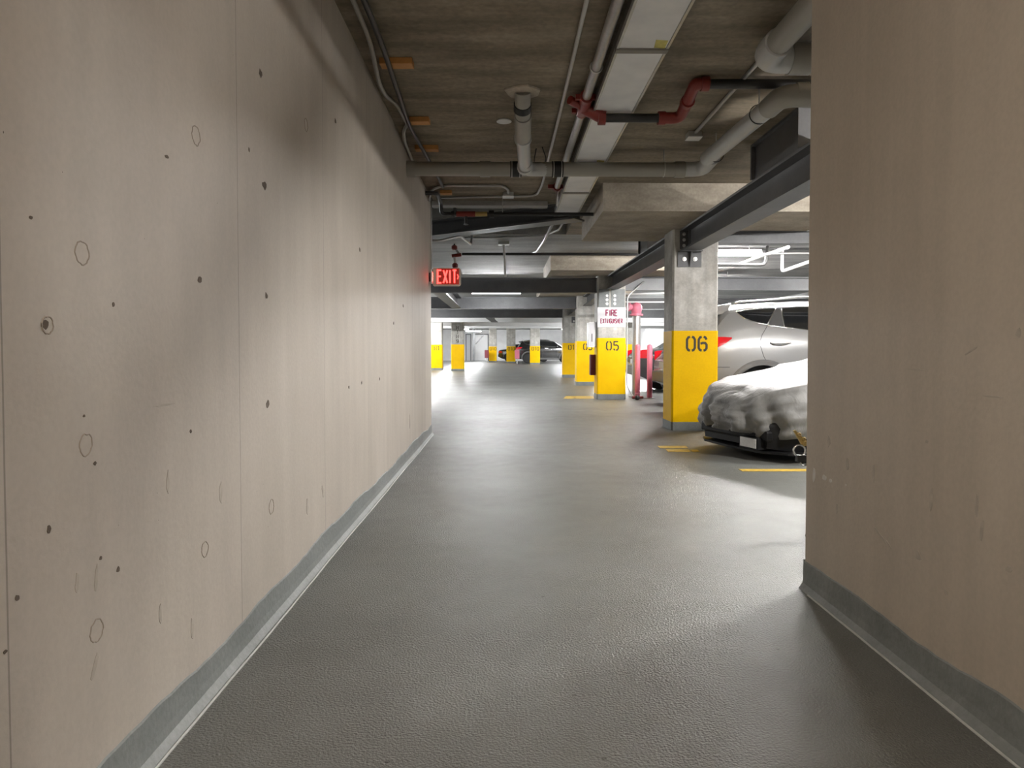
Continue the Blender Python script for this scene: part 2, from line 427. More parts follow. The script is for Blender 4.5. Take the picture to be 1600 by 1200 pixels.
# stroke lettering ------------------------------------------------------------
GLYPH = {
 '0': [[(.23, 0), (.1, .04), (0, .2), (0, .8), (.1, .96), (.23, 1)], [(.37, 0), (.5, .04), (.6, .2), (.6, .8), (.5, .96), (.37, 1)]],
 '1': [[(.14, .8), (.34, 1), (.34, 0)]],
 '2': [[(0, .82), (.12, 1), (.45, 1), (.6, .85), (.58, .6), (0, 0), (.6, 0)]],
 '3': [[(0, .86), (.14, 1), (.44, 1), (.58, .84), (.54, .6), (.3, .53), (.54, .46), (.6, .2), (.44, 0), (.14, 0), (0, .14)]],
 '5': [[(.58, 1), (.06, 1), (.04, .55)], [(.06, .56), (.4, .6), (.58, .46), (.6, .2), (.46, 0), (.3, 0)], [(.2, 0), (.1, .02), (0, .16)]],
 '6': [[(.23, 0), (.1, .04), (0, .2), (0, .8), (.1, .96), (.23, 1)], [(.37, 1), (.5, .96), (.6, .8)], [(.37, 0), (.5, .04), (.6, .18), (.6, .42), (.5, .55), (.3, .56), (.14, .5)]],
 '9': [[(.37, 1), (.5, .96), (.6, .8), (.6, .2), (.5, .04), (.37, 0)], [(.23, 0), (.1, .04), (0, .2)], [(.23, 1), (.1, .96), (0, .82), (0, .6), (.1, .46), (.3, .44), (.5, .5)]],
 'N': [[(0, 0), (0, 1), (.6, 0), (.6, 1)]], 'E': [[(.58, 1), (0, 1), (0, 0), (.58, 0)], [(0, .52), (.5, .52)]],
 'X': [[(0, 1), (.6, 0)], [(.6, 1), (0, 0)]], 'I': [[(.3, 0), (.3, 1)]], 'T': [[(0, 1), (.6, 1)], [(.3, 1), (.3, 0)]],
 'F': [[(.58, 1), (0, 1), (0, 0)], [(0, .52), (.48, .52)]], 'R': [[(0, 0), (0, 1), (.44, 1), (.6, .88), (.6, .63), (.44, .5), (0, .5)], [(.3, .5), (.6, 0)]],
 'G': [[(.6, .84), (.46, 1), (.14, 1), (0, .82), (0, .18), (.14, 0), (.46, 0), (.6, .16), (.6, .46), (.36, .46)]],
 'U': [[(0, 1), (0, .2), (.14, 0), (.46, 0), (.6, .2), (.6, 1)]],
 'S': [[(.6, .84), (.46, 1), (.14, 1), (0, .84), (0, .66), (.14, .54), (.46, .46), (.6, .34), (.6, .16), (.46, 0), (.14, 0), (0, .16)]],
 'H': [[(0, 0), (0, 1)], [(.6, 0), (.6, 1)], [(0, .52), (.6, .52)]],
 '>': [[(0, .68), (.3, .5), (0, .32)]],
}

def lettering(mb, text, cx, zb, h, y, thick=0.13, wscale=1.0, gap=0.22, depth=0.002, vertical=False):
    """flat strokes in the XZ plane facing -Y, centred on cx with the foot at zb"""
    adv = {'I': 0.24, '1': 0.46, '>': 0.3}
    if vertical:
        z = zb
        for ch in reversed(text):
            lettering(mb, ch, cx, z, h, y, thick, wscale, gap, depth)
            z += h * 1.35
        return
    widths = [adv.get(c, 0.6) * wscale for c in text]
    tot = sum(widths) + gap * (len(text) - 1)
    x = cx - tot * h / 2
    for c, w in zip(text, widths):
        x_off = {'I': 0.18, '1': 0.08}.get(c, 0.0) * wscale
        for s in GLYPH.get(c, []):
            pts = [Vector((x + (px * wscale - x_off) * h, zb + pz * h)) for px, pz in s]
            t = thick * h / 2
            L_, R_ = [], []
            for i, p in enumerate(pts):
                if i == 0: d = (pts[1] - p).normalized(); nrm = Vector((-d.y, d.x)); k = 1
                elif i == len(pts) - 1: d = (p - pts[i - 1]).normalized(); nrm = Vector((-d.y, d.x)); k = 1
                else:
                    d0 = (p - pts[i - 1]).normalized(); d1 = (pts[i + 1] - p).normalized()
                    n0 = Vector((-d0.y, d0.x)); n1 = Vector((-d1.y, d1.x))
                    nrm = (n0 + n1); nrm = nrm.normalized() if nrm.length > 1e-4 else n0
                    k = min(1.7, 1 / max(0.4, nrm.dot(n0)))
                L_.append(p + nrm * t * k); R_.append(p - nrm * t * k)
            n = len(pts)
            v = [(q.x, y - depth, q.y) for q in L_] + [(q.x, y - depth, q.y) for q in R_] + [(q.x, y, q.y) for q in L_] + [(q.x, y, q.y) for q in R_]
            f = []
            for i in range(n - 1):
                f += [(i, i + 1, n + i + 1, n + i), (i, 2 * n + i, 2 * n + i + 1, i + 1), (n + i, n + i + 1, 3 * n + i + 1, 3 * n + i)]
            mb.add(v, f)
        x += (w + gap) * h

# ================================================================== THE SETTING
CEIL = 2.77
WL, WR = -0.861, 1.262          # faces of the two passage walls
WL_END, WR_END = 8.30, 2.915
XMIN, XMAX, YMIN, YMAX = -14.0, 9.4, -4.0, 63.0

struct(MB().box(XMIN, XMAX, YMIN, YMAX, -0.2, 0).build('floor', 'floor_coating'))
wl = struct(MB().box(WL - 0.24, WL, YMIN, WL_END, 0, CEIL).build('wall_left', 'beige_wall'))
wr = struct(MB().box(WR, WR + 0.26, YMIN, WR_END, 0, CEIL).build('wall_right', 'beige_wall_plain'))
struct(MB().box(XMIN - 0.2, XMAX + 0.2, YMAX, YMAX + 0.2, 0, 3.3).build('wall_far', 'pale_wall'))
struct(MB().box(XMAX, XMAX + 0.2, YMIN, YMAX, 0, 3.3).build('wall_bay_side', 'pale_wall'))
struct(MB().box(XMIN - 0.2, XMIN, YMIN, YMAX, 0, 3.3).build('wall_outer_left', 'pale_wall'))
struct(MB().box(XMIN - 0.2, XMAX + 0.2, YMIN - 0.2, YMIN, 0, 3.3).build('wall_behind', 'beige_wall_plain'))
# ceiling: near slab, pocket (recess) over the end of the passage, far slab
Y1, Y2, XP = 8.62, 10.9, 0.95
struct(MB().box(XMIN, XMAX, YMIN, Y1, CEIL, CEIL + 0.25).build('ceiling', 'ceiling_concrete'))
struct(MB().box(XP, XMAX, Y1, Y2, CEIL, CEIL + 0.25).build('ceiling_over_bay', 'ceiling_concrete'))
struct(MB().box(XMIN, XP, Y1 - 0.1, Y2 + 0.1, 3.25, 3.45).build('ceiling_pocket', 'far_concrete'))
struct(MB().box(XMIN, XMAX, Y2, YMAX, CEIL, CEIL + 0.25).build('ceiling_far', 'far_concrete'))
struct(MB().box(XMIN, XP, Y1 - 0.02, Y1 + 0.06, CEIL + 0.25, 3.3).build('trim_1', 'far_concrete'))
struct(MB().box(XMIN, XP, Y2 - 0.02, Y2 + 0.06, CEIL + 0.25, 3.3).build('trim_2', 'far_concrete'))
struct(MB().box(XP - 0.02, XP + 0.06, Y1, Y2, CEIL + 0.25, 3.3).build('trim_3', 'far_concrete'))
# slab edge band in front of the pocket
struct(MB().box(WL, 0.52, 8.44, Y1, CEIL - 0.055, CEIL).build('trim_4', 'far_concrete'))

def band(name, x, sgn, y0, y1, step, h, seed, wrap=None):
    """painted base band: thin upturn with an uneven hand-painted top edge and a cove at the floor"""
    rnd = random.Random(seed)
    mb = MB(); n = int((y1 - y0) / step)
    v, f = [], []
    for i in range(n + 1):
        y = y0 + (y1 - y0) * i / n
        top = h + 0.010 * math.sin(y * 2.1) + 0.007 * math.sin(y * 7.7 + 1) + 0.006 * (rnd.random() - 0.5)
        for px, pz in ((0, 0), (0.028, 0), (0.021, 0.008), (0.011, 0.024), (0.007, 0.05), (0.0045, top - 0.004), (0, top)):
            v.append((x + sgn * px, y, pz))
    m = 7
    for i in range(n):
        for j in range(m - 1):
            f.append((i * m + j, (i + 1) * m + j, (i + 1) * m + j + 1, i * m + j + 1))
    f.append(tuple(range(m))); f.append(tuple(range(n * m, n * m + m)))
    mb.add(v, f)
    return struct(mb.build(name, 'grey_band_paint'))
bl = band('baseboard_left', WL, 1, YMIN, WL_END, 0.05, 0.118, 3)
br = band('baseboard_right', WR, -1, YMIN, WR_END, 0.05, 0.122, 5)
MB().box(WR - 0.006, WR + 0.27, WR_END, WR_END + 0.006, 0, 0.12).build('end_band', 'grey_band_paint', br)
# pale sealant bead along both floor joints
def bead(name, x, y0, y1, parent, seed):
    rnd = random.Random(seed); pts = []; y = y0
    while y < y1:
        pts.append((x + 0.0025 * math.sin(y * 3) + 0.002 * (rnd.random() - .5), y, 0.001)); y += 0.12
    MB().tube(pts, 0.0042, 6).build(name, 'caulk', parent)
bead('sealant_bead', WL + 0.032, YMIN + .1, WL_END, bl, 1)
bead('sealant_bead', WR - 0.032, YMIN + .1, WR_END, br, 2)

# marks with a shape of their own on the left wall
for k, (px, py, rr) in enumerate([(128, 395, 22), (306, 212, 18), (134, 695, 21), (151, 985, 22), (320, 858, 15), (424, 792, 14), (74, 508, 17), (478, 195, 12)]):
    c = P(px, py, X=WL)
    MB().ring(c + Vector((0.0002, 0, 0)), (1, 0, 0), rr / F * c.y * 0.8, 0.0016, 26, 6, 0.16, k).build('tie_ring', 'ring_mark', wl)
rnd = random.Random(11)
def chip(px, py, w, h, mat, parent, X, sgn, seed, name='paint_chip', tilt=0.0):
    c = P(px, py, X=X); r = random.Random(seed)
    n = 9; s = c.y / F
    pts = []
    for i in range(n):
        a = 2 * PI * i / n; k = 0.7 + 0.5 * r.random()
        u, w_ = math.cos(a) * w * s * k * 0.5 * 2.2, math.sin(a) * h * s * k * 0.5
        u, w_ = u * math.cos(tilt) - w_ * math.sin(tilt), u * math.sin(tilt) + w_ * math.cos(tilt)
        pts.append((X - sgn * 0.001, c.y + u, c.z + w_))
    return MB().extrude(pts, (sgn * 0.0022, 0, 0)).build(name, mat, parent)
for k, (px, py, w, h) in enumerate([(76, 827, 4, 12), (312, 437, 7, 10), (416, 462, 5, 10), (418, 632, 6, 13), (407, 115, 6, 12), (413, 290, 9, 12), (524, 189, 4, 8), (184, 890, 4, 9), (131, 650, 3, 5), (148, 724, 4, 6), (562, 390, 4, 7),
        (389, 234, 3, 7), (630, 478, 4, 5), (615, 505, 3, 5), (177, 476, 3, 7), (157, 872, 3, 6), (70, 508, 8, 14), (298, 674, 3, 6), (565, 598, 3, 6), (593, 592, 3, 6), (545, 605, 3, 6), (27, 934, 4, 10), (8, 1018, 4, 7), (48, 340, 4, 6), (260, 245, 7, 6)]):
    chip(px, py, w, h, 'chip_dark', wl, WL, 1, 20 + k)
for k, (px, py, w, h, t) in enumerate([(148, 1040, 5, 40, -.5), (150, 905, 4, 44, -.1), (262, 755, 4, 36, 0), (505, 770, 5, 26, .6), (120, 910, 4, 30, -.1), (250, 960, 4, 30, 0), (480, 790, 5, 28, 0), (345, 770, 6, 30, 0), (640, 660, 4, 24, 0), (300, 980, 4, 34, 0), (256, 633, 30, 4, 0)]):
    chip(px, py, w, h, 'scuff', wl, WL, 1, 60 + k, 'scuff_mark', t)
# paint chips and scuffs on the right wall
for k, (px, py, w, h) in enumerate([(1272, 742, 5, 22), (1288, 746, 7, 9), (1298, 751, 4, 6), (1322, 758, 2, 3)]):
    chip(px, py, w, h, 'chip_pale', wr, WR, -1, 90 + k)
for k, (px, py, w, h, t) in enumerate([(1295, 690, 5, 16, 0), (1365, 740, 3, 30, 0), (1455, 780, 4, 36, 0), (1448, 690, 4, 6, 0), (1372, 832, 10, 5, .5), (1380, 842, 12, 4, .5), (1388, 850, 10, 4, .5), (1435, 868, 8, 16, 0), (1527, 790, 4, 44, 0), (1534, 830, 3, 36, .1), (1577, 890, 7, 11, 0), (1478, 926, 5, 9, 0), (1324, 725, 5, 18, 0), (1308, 795, 2, 16, 0), (1550, 620, 22, 3, 0), (1432, 578, 20, 3, 0), (1518, 548, 16, 3, -.4), (1592, 520, 6, 14, .4)]):
    chip(px, py, w, h, 'scuff', wr, WR, -1, 120 + k, 'scuff_mark', t)

# ================================================================== COLUMNS
COLUMN_PLACES = []
def column(label, xc, yf, w, d, ztop, text=None, text_h=0.19, vertical_text=None, yellow_top=1.23, group='yellow-banded concrete columns'):
    t = thing('concrete_column', label, 'column', (xc, yf + d / 2, 0), 0, group)
    hw, hd, c = w / 2, d / 2, 0.022
    MB().chbox(-hw, hw, -hd, hd, 0, ztop, c).build('shaft', 'column_concrete', t)
    e = 0.004
    MB().chbox(-hw - e, hw + e, -hd - e, hd + e, 0.10, yellow_top, c).build('yellow_band', 'yellow_paint', t)
    e = 0.007
    MB().chbox(-hw - e, hw + e, -hd - e, hd + e, 0.0, 0.105, c).build('base_band', 'grey_band_paint', t)
    if text:
        mb = MB(); lettering(mb, text, 0.02, yellow_top - 0.075 - text_h, text_h, -hd - 0.004, 0.17, 0.95, 0.28)
        mb.build('stencil_number', 'black_ink', t)
    if vertical_text:
        mb = MB(); lettering(mb, vertical_text, 0, yellow_top + 0.08, 0.15, -hd, 0.2, 0.9, vertical=True)
        mb.build('stencil_letters', 'black_ink', t)
    COLUMN_PLACES.append((xc, yf, w, d))
    return t

B06 = P(1085, 672.5, Z=0); B05 = P(955, 624, Z=0); B03 = P(917, 602.5, Z=0); B01 = P(892, 590, Z=0)
DROP = 2.47
column('nearest concrete column, stencilled 06 on its yellow lower half', B06.x, B06.y, 0.565, 0.47, DROP, '06', 0.17)
column('concrete column stencilled 05, below the fire extinguisher sign', B05.x, B05.y, 0.565, 0.47, DROP, '05', 0.165)
column('concrete column whose 03 is half hidden by the white cabinet', B03.x, B03.y, 0.565, 0.47, DROP, '03', 0.165)
column('concrete column stencilled 01, beyond the other numbered columns at right', B01.x, B01.y, 0.565, 0.47, DROP, '01', 0.165)
BV = P(715, 580, Z=0); BN = P(682, 578.5, Z=0)
column('distant column with vertical black letters above its yellow half', BV.x, BV.y, 0.585, 0.47, CEIL, None, 0.2, 'N1N9')
column('distant column stencilled N1 next to the exit sign wall end', BN.x, BN.y, 0.56, 0.47, CEIL, 'N1', 0.2)
for px, py, w, lab in ((770, 566.2, 0.60, 'far column left of the dark parked cars'), (798.5, 567.2, 0.66, 'far column between the dark sedan and the black van'), (836, 569.3, 0.66, 'far column in front of the black van')):
    q = P(px, py, Z=0)
    column(lab, q.x, q.y, w, 0.5, CEIL, '010', 0.22)
qb = P(984.5, 581, Z=0)
column('yellow column far behind the standpipe in the right bay', qb.x, qb.y, 0.57, 0.47, CEIL)
column('column out in the bay behind the silver car', 8.3, B05.y, 0.565, 0.47, DROP)

# drop panels (thickened slab) over the numbered columns
def drop_panel(label, x0, x1, y0, y1):
    o = MB().box(x0, x1, y0, y1, DROP, CEIL - .002).build('drop_panel', 'beam_concrete')
    return tag(o, label, 'drop panel', 'concrete drop panels')
dp_front = 7.52
drop_panel('thick concrete drop panel over the column marked 06', 1.05, 3.75, dp_front, 9.6)
drop_panel('concrete drop panel over the column with the fire sign', 0.86, 3.4, B05.y - 0.95, B05.y + 1.4)
drop_panel('concrete drop panel over the column half hidden by the white cabinet', 0.95, 3.4, B03.y - 0.9, B03.y + 1.4)
drop_panel('concrete drop panel over the farthest numbered column', 1.0, 3.4, B01.y - 0.9, B01.y + 1.4)

# ================================================================== STEEL BEAMS
def ibeam(mb, a, b, z0, depth=0.29, fl=0.20, tf=0.022, tw=0.016):
    a = Vector((a[0], a[1], 0)); b = Vector((b[0], b[1], 0))
    d = (b - a).normalized(); n = Vector((-d.y, d.x, 0))
    def slab(hw, za, zb):
        p = [a - n * hw, a + n * hw, b + n * hw, b - n * hw]
        mb.prism([(q.x, q.y) for q in p], za, zb)
    slab(fl / 2, z0, z0 + tf); slab(tw / 2, z0 + tf, z0 + depth - tf); slab(fl / 2, z0 + depth - tf, z0 + depth)

def bolt(mb, c, axis, r=0.017, h=0.018):
    axis = Vector(axis).normalized(); c = Vector(c)
    mb.tube([c, c + axis * h * 0.3, c + axis * h * 0.3 + axis * 1e-4, c + axis * h], [r * 1.5, r * 1.5, r, r * 0.9], 8)

def steel_beam(label, a, b, z0, depth=0.29, fl=0.20, group='grey steel beams'):
    base = Vector((a[0], a[1], z0))
    t = thing('steel_beam', label, 'beam', base, 0, group)
    a3, b3 = Vector((*a, 0)) - Vector((base.x, base.y, 0)), Vector((*b, 0)) - Vector((base.x, base.y, 0))
    d = (b3 - a3).normalized(); n = Vector((-d.y, d.x, 0))
    def slab(name, hw, za, zb):
        p = [a3 - n * hw, a3 + n * hw, b3 + n * hw, b3 - n * hw]
        MB().prism([(q.x, q.y) for q in p], za, zb).build(name, 'steel_paint', t)
    tf, tw = 0.022, 0.016
    slab('bottom_flange', fl / 2, 0, tf); slab('web', tw / 2, tf, depth - tf); slab('top_flange', fl / 2, depth - tf, depth)
    return t

ZG = 2.20                          # underside of the girders along the column line
GX = 2.27
g06 = steel_beam('dark steel girder slanting from the right wall to the column marked 06', (GX, 1.2), (GX, B06.y - 0.004), ZG, 0.27, 0.22)
steel_beam('dark steel girder between the columns marked 06 and 05', (GX - .06, B06.y + 0.475), (B05.x + .02, B05.y - 0.004), ZG, 0.27, 0.22)
steel_beam('steel girder between the columns marked 05 and 03', (B05.x + .02, B05.y + .475), (B03.x, B03.y - .004), ZG, 0.27, 0.22)
steel_beam('steel girder between the columns marked 03 and 01', (B03.x, B03.y + .475), (B01.x, B01.y - .004), ZG, 0.27, 0.22)

# seat bracket with two bolts under the girder on column 06
def seat_bracket(label, x, y, z, s=1.0):
    t = thing('seat_bracket', label, 'bracket', (x, y, z), 0, 'girder seat brackets')
    MB().box(-.145 * s, .145 * s, -.016, 0, -.19 * s, 0).build('back_plate', 'steel_paint', t)
    MB().box(-.13 * s, .13 * s, -.13 * s, 0, -.012, 0).build('seat_plate', 'steel_paint', t)
    MB().extrude([(-.006, -.016, -.012), (-.006, -.12 * s, -.012), (-.006, -.016, -.185 * s)], (.012, 0, 0)).build('stiffener', 'steel_paint', t)
    for sx in (-1, 1):
        mb = MB(); bolt(mb, (sx * .066 * s, -.016, -.095 * s), (0, -1, 0), .018, .03); mb.build('bolt', 'bolt', t)
    return t
seat_bracket('steel seat bracket with two bright bolts on the column marked 06', GX, B06.y, ZG)
# clip angle at girder end with bolts
t = thing('clip_angle', 'black bolted clip angle where the girder meets the column marked 06', 'bracket', (GX, B06.y, ZG))
MB().box(-.12, -.008, -.012, 0, .03, .25).build('angle_plate', 'steel_paint', t)
MB().box(-.02, -.008, -.09, 0, .03, .25).build('angle_leg', 'steel_paint', t)
for z in (.07, .14, .21):
    mb = MB(); bolt(mb, (-.07, -.012, z), (0, -1, 0), .014, .022); mb.build('bolt', 'bolt', t)

# bolted plates at the top of column 05
for k, (x0, x1, lab) in enumerate(((-.26, -.05, 'left bolted steel plate above the fire extinguisher sign'), (-.01, .26, 'right bolted steel plate above the fire extinguisher sign'))):
    t = thing('bolted_plate', lab, 'plate', (B05.x, B05.y, 1.74), 0, 'bolted plates')
    MB().box(x0, x1, -.012, 0, 0.08, .46).build('plate', 'grey_band_paint', t)
    for z in (.17, .25, .33):
        mb = MB(); bolt(mb, ((x1 - .045) if k == 0 else (x0 + .07), -.012, z), (0, -1, 0), .018, .02); mb.build('bolt', 'bolt', t)
t = thing('connection_plate', 'dark bolted connection plate high on the column marked 01', 'plate', (B01.x, B01.y, 2.0))
MB().box(.02, .28, -.014, 0, -.06, .16).build('plate', 'steel_paint', t)
for x in (.1, .2):
    mb = MB(); bolt(mb, (x, -.014, .0), (0, -1, 0), .025, .02); mb.build('bolt', 'bolt', t)

# stub sections on top of the girder
def stub(label, y0, y1, x0=2.14, x1=2.40):
    zb, zt = ZG + .27, CEIL
    t = thing('steel_stub', label, 'steel stub', ((x0 + x1) / 2, y0, zb), 0, 'steel stubs on the girder')
    w = (x1 - x0) / 2; L = y1 - y0; h = zt - zb
    MB().box(-w, w, 0, L, h - .02, h).build('top_plate', 'steel_paint', t)
    MB().box(-w, w, L - .03, L, 0, h - .02).build('end_plate', 'steel_paint', t)
    MB().box(-w, w, 0, .03, 0, h - .02).build('end_plate', 'steel_paint', t)
    MB().box(-w + .03, w - .03, .03, L - .03, 0, h - .02).build('web', 'steel_paint', t)
stub('dark steel stub between girder and ceiling, right of the grey drain pipe', 5.15, 6.15)
stub('dark steel stub on the girder left of the column marked 06', 10.6, 11.3, B05.x + .0, B05.x + .26)

# cross beams at each column line; left of the columns and out over the bay
ZB = 2.13
steel_beam('dark steel cross beam behind the exit sign, ending at the column marked 05', (-9.0, B05.y + .2), (B05.x - .285, B05.y + .2), ZB + .01, 0.30, 0.2)
steel_beam('second dark cross beam, ending at the column marked 03', (-9.0, B03.y + .2), (B03.x - .285, B03.y + .2), ZB, 0.32, 0.2)
steel_beam('third dark cross beam, ending at the column marked 01', (-9.0, B01.y + .2), (B01.x - .285, B01.y + .2), ZB, 0.30, 0.2)
steel_beam('pale-lit steel beam over the silver car from the column marked 06', (B06.x + .285, B06.y + .2), (XMAX, B06.y + .2), 2.32, 0.17, 0.2)
steel_beam('pale-lit steel beam behind the silver car from the column marked 05', (B05.x + .285, B05.y + .2), (XMAX, B05.y + .2), ZB + .06, 0.27, 0.2)
steel_beam('steel beam in the right bay from the column marked 03', (B03.x + .285, B03.y + .2), (XMAX, B03.y + .2), ZB, 0.29, 0.2)
steel_beam('steel beam in the right bay from the column marked 01', (B01.x + .285, B01.y + .2), (XMAX, B01.y + .2), ZB, 0.29, 0.2)
steel_beam('steel beam running away between the first two dark cross beams', (-1.32, B05.y + .3), (-1.32, B03.y + .1), ZB + .01, 0.29, 0.26)
steel_beam('steel beam running away between the second and third dark cross beams', (-0.55, B01.y + .3), (-0.4, 29.4), ZB, 0.29, 0.26)
ws = steel_beam('skewed grey steel beam crossing the ceiling pocket above the exit sign', (-1.5, 10.45), (0.93, 8.75), 2.60, 0.21, 0.26)
FAR_ROWS = [29.9, 35.6, 41.5]
for k, y in enumerate(FAR_ROWS):
    o = MB().box(-9, XMAX, y, y + 0.35, 2.16 + .04 * k, CEIL).build('concrete_beam', 'pale_wall')
    tag(o, ['first', 'second', 'third'][k] + ' white-painted concrete beam over the far aisle, counting from the passage', 'beam', 'white far beams')

# ================================================================== LIGHT FITTINGS
def fitting(label, x, y, z, glow, rz=0.0, length=1.22, k=.09):
    t = thing('fluorescent_light', label, 'light fitting', (x, y, z), rz, 'twin-tube fluorescent lights')
    h = length / 2
    MB().extrude([(-h, -.05, .10), (-h, .05, .10), (-h, k, .04), (-h, -k, .04)], (length, 0, 0)).build('housing', 'white_enamel', t)
    for s in (-1, 1):
        MB().cyl((-h + .02, s * .05, .02), (h - .02, s * .05, .02), .014, 10).build('tube', glow, t)
        MB().cyl((s * h * .7, 0, .1), (s * h * .7, 0, CEIL - z), .006, 6).build('hanger', 'conduit', t)
    return t
fitting('fluorescent light over the covered car, hidden behind the right wall', 3.2, 4.36, 2.14, 'tube_near', PI / 2, .32, .04)
fitting('fluorescent light over the rear of the silver car', 3.5, 11.3, 2.50, 'tube_bay')
fitting('fluorescent light over the bonnet of the silver car', 7.4, 11.6, 2.52, 'tube_bay')
fitting('fluorescent light above the roof of the silver car', 4.5, 10.2, 2.56, 'tube_bay')
fitting('fluorescent light deep in the bay beside the covered car', 4.5, 5.9, 2.50, 'tube_bay')
q = P(1128, 453, Y=16.0)
fitting('fluorescent light seen right of the column marked 06 above the silver car', q.x - .3, 16.0, q.z, 'tube_bay')
q = P(775, 459, Y=17.2)
fitting('twin-tube light hanging between the first two dark cross beams', q.x, 17.2, q.z, 'tube_far')
q = P(915, 457, Y=17.2)
fitting('unlit twin-tube light left of the column marked 03', q.x + .1, 17.2, q.z, 'tube_off')
far_spots = [(-4.5, 12.0), (-4.5, 17.5), (-3.2, 22.2), (-7.5, 22.2), (5.5, 22.0), (-3.5, 27.4), (-7.5, 27.4), (5.5, 27.5), (-4.5, 32.8), (7.4, 32.8), (5.0, 32.8), (-3.5, 38.5), (-7.5, 38.5), (4.6, 38.6), (-3.0, 45.0), (7.4, 45.0), (4.6, 45.2), (-3.2, 51.5), (-7.0, 51.5), (4.8, 51.5), (-2.5, 57.5), (5.6, 57.5)]
for k, (x, y) in enumerate(far_spots):
    side = 'left of the aisle' if x < -2 else ('over the aisle' if x < 3 else 'in the right bay')
    row = 'first second third fourth fifth sixth seventh eighth ninth'.split()[sum(y > lim for lim in (15, 20, 25, 30, 36, 42, 48, 55))]
    where = ('far out ' if abs(x) > 6.5 else '') + side
    fitting('far fluorescent light in the %s row of lights, %s' % (row, where), x, y, 2.45, 'tube_deep' if y > 25 else 'tube_far')
fitting('added fluorescent fill light in the passage behind the viewer', -0.58, -1.2, 2.60, 'tube_fill', PI / 2)  # unseen fitting added as fill for the near walls

# ================================================================== EXIT SIGN
ey = 8.08
c = P(698.5, 433, Y=ey)
t = thing('exit_sign', 'lit red exit sign mounted at the end of the left wall', 'exit sign', (c.x, ey, c.z))
w, h = 43 / F * ey, 28 / F * ey
pts = []
r_ = .03
for cx_, cz_, a0 in ((w / 2 - r_, h / 2 - r_, 0), (-w / 2 + .012, h / 2 - .012, 90), (-w / 2 + .012, -h / 2 + .012, 180), (w / 2 - r_, -h / 2 + r_, 270)):
    rr = r_ if cx_ > 0 else .012
    for k in range(5):
        a = R(a0 + 90 * k / 4); pts.append((cx_ + rr * math.cos(a), -.03, cz_ + rr * math.sin(a)))
MB().extrude(pts, (0, .06, 0)).build('housing', 'exit_body', t)
MB().box(-w / 2 + .055, w / 2 - .018, -.0345, -.03, -h / 2 + .016, h / 2 - .010).build('panel', 'exit_panel', t)
mb = MB(); lettering(mb, 'EXIT', .003, -h / 2 + .033, h * .70, -.0345, .125, .50, .15, .002); mb.build('lettering', 'exit_letter', t)
mb = MB(); lettering(mb, '>', w / 2 - .032, -h / 2 + .03, h * .72, -.0345, .07, .28, .1, .002); mb.build('arrow', 'exit_letter', t)
MB().box(-w / 2 - .024, -w / 2 - .006, -.030, .030, -.075, .085).build('end_canopy', 'white_enamel', t)
MB().box(WL - c.x, -w / 2 - .02, .008, .028, -.05, .05).build('bracket', 'maroon', t)
MB().box(-w / 2 - .0015, -w / 2 + .004, -.026, .0, -.05, .05).build('side_glow', 'exit_glow', t)  # glowing strip added to throw red light onto the wall
# conduit down the wall end to the sign
o = MB().tube([(WL + .006, WL_END - .012, CEIL), (WL + .006, WL_END - .012, c.z + .1)], .011, 8).build('wall_end_conduit', 'conduit', None, True)
tag(o, 'thin pale conduit running down the left wall end to the exit sign', 'conduit')

# ================================================================== SIGN, CABINET, STANDPIPE AT COLUMN 05
sy = B05.y - .007
t = thing('fire_extinguisher_sign', 'white sign with magenta fire extinguisher lettering on the column marked 05', 'sign', (B05.x, sy, 1.64))
MB().box(-.283, .283, -.006, 0, -.20, .20).build('panel', 'sign_white', t, bevel=0.002)
mb = MB(); lettering(mb, 'FIRE', 0, .03, .115, -.006, .20, .72, .17, .0015); mb.build('lettering', 'magenta_ink', t)
mb = MB(); lettering(mb, 'EXTINGUISHER', 0, -.115, .085, -.006, .19, .55, .14, .0015); mb.build('lettering', 'magenta_ink', t)
cq = P(924.5, 523, Y=B05.y + .1)
t = thing('white_cabinet', 'narrow white cabinet on the left side of the column marked 05', 'cabinet', (cq.x, B05.y + .1, cq.z))
hw = .06; MB().box(-hw, B05.x - .284 - cq.x, -.02, .3, -.25, .25).build('body', 'white_enamel', t)
MB().box(-.008, .012, -.026, -.02, -.14, .02).build('slot_window', 'door_frame', t)
MB().box(-hw + .012, .045, -.024, -.02, -.235, .235).build('door', 'sign_white', t)
mq = P(924.5, 570, Y=B05.y + .3)
t = thing('red_box', 'dark red box low on the left side of the column marked 05', 'box', (mq.x, B05.y + .3, mq.z))
MB().box(-.03, B05.x - .284 - mq.x, -.08, .12, -.21, .21).build('body', 'maroon', t)
MB().box(-.036, -.03, -.06, .10, -.19, .19).build('door', 'maroon', t)

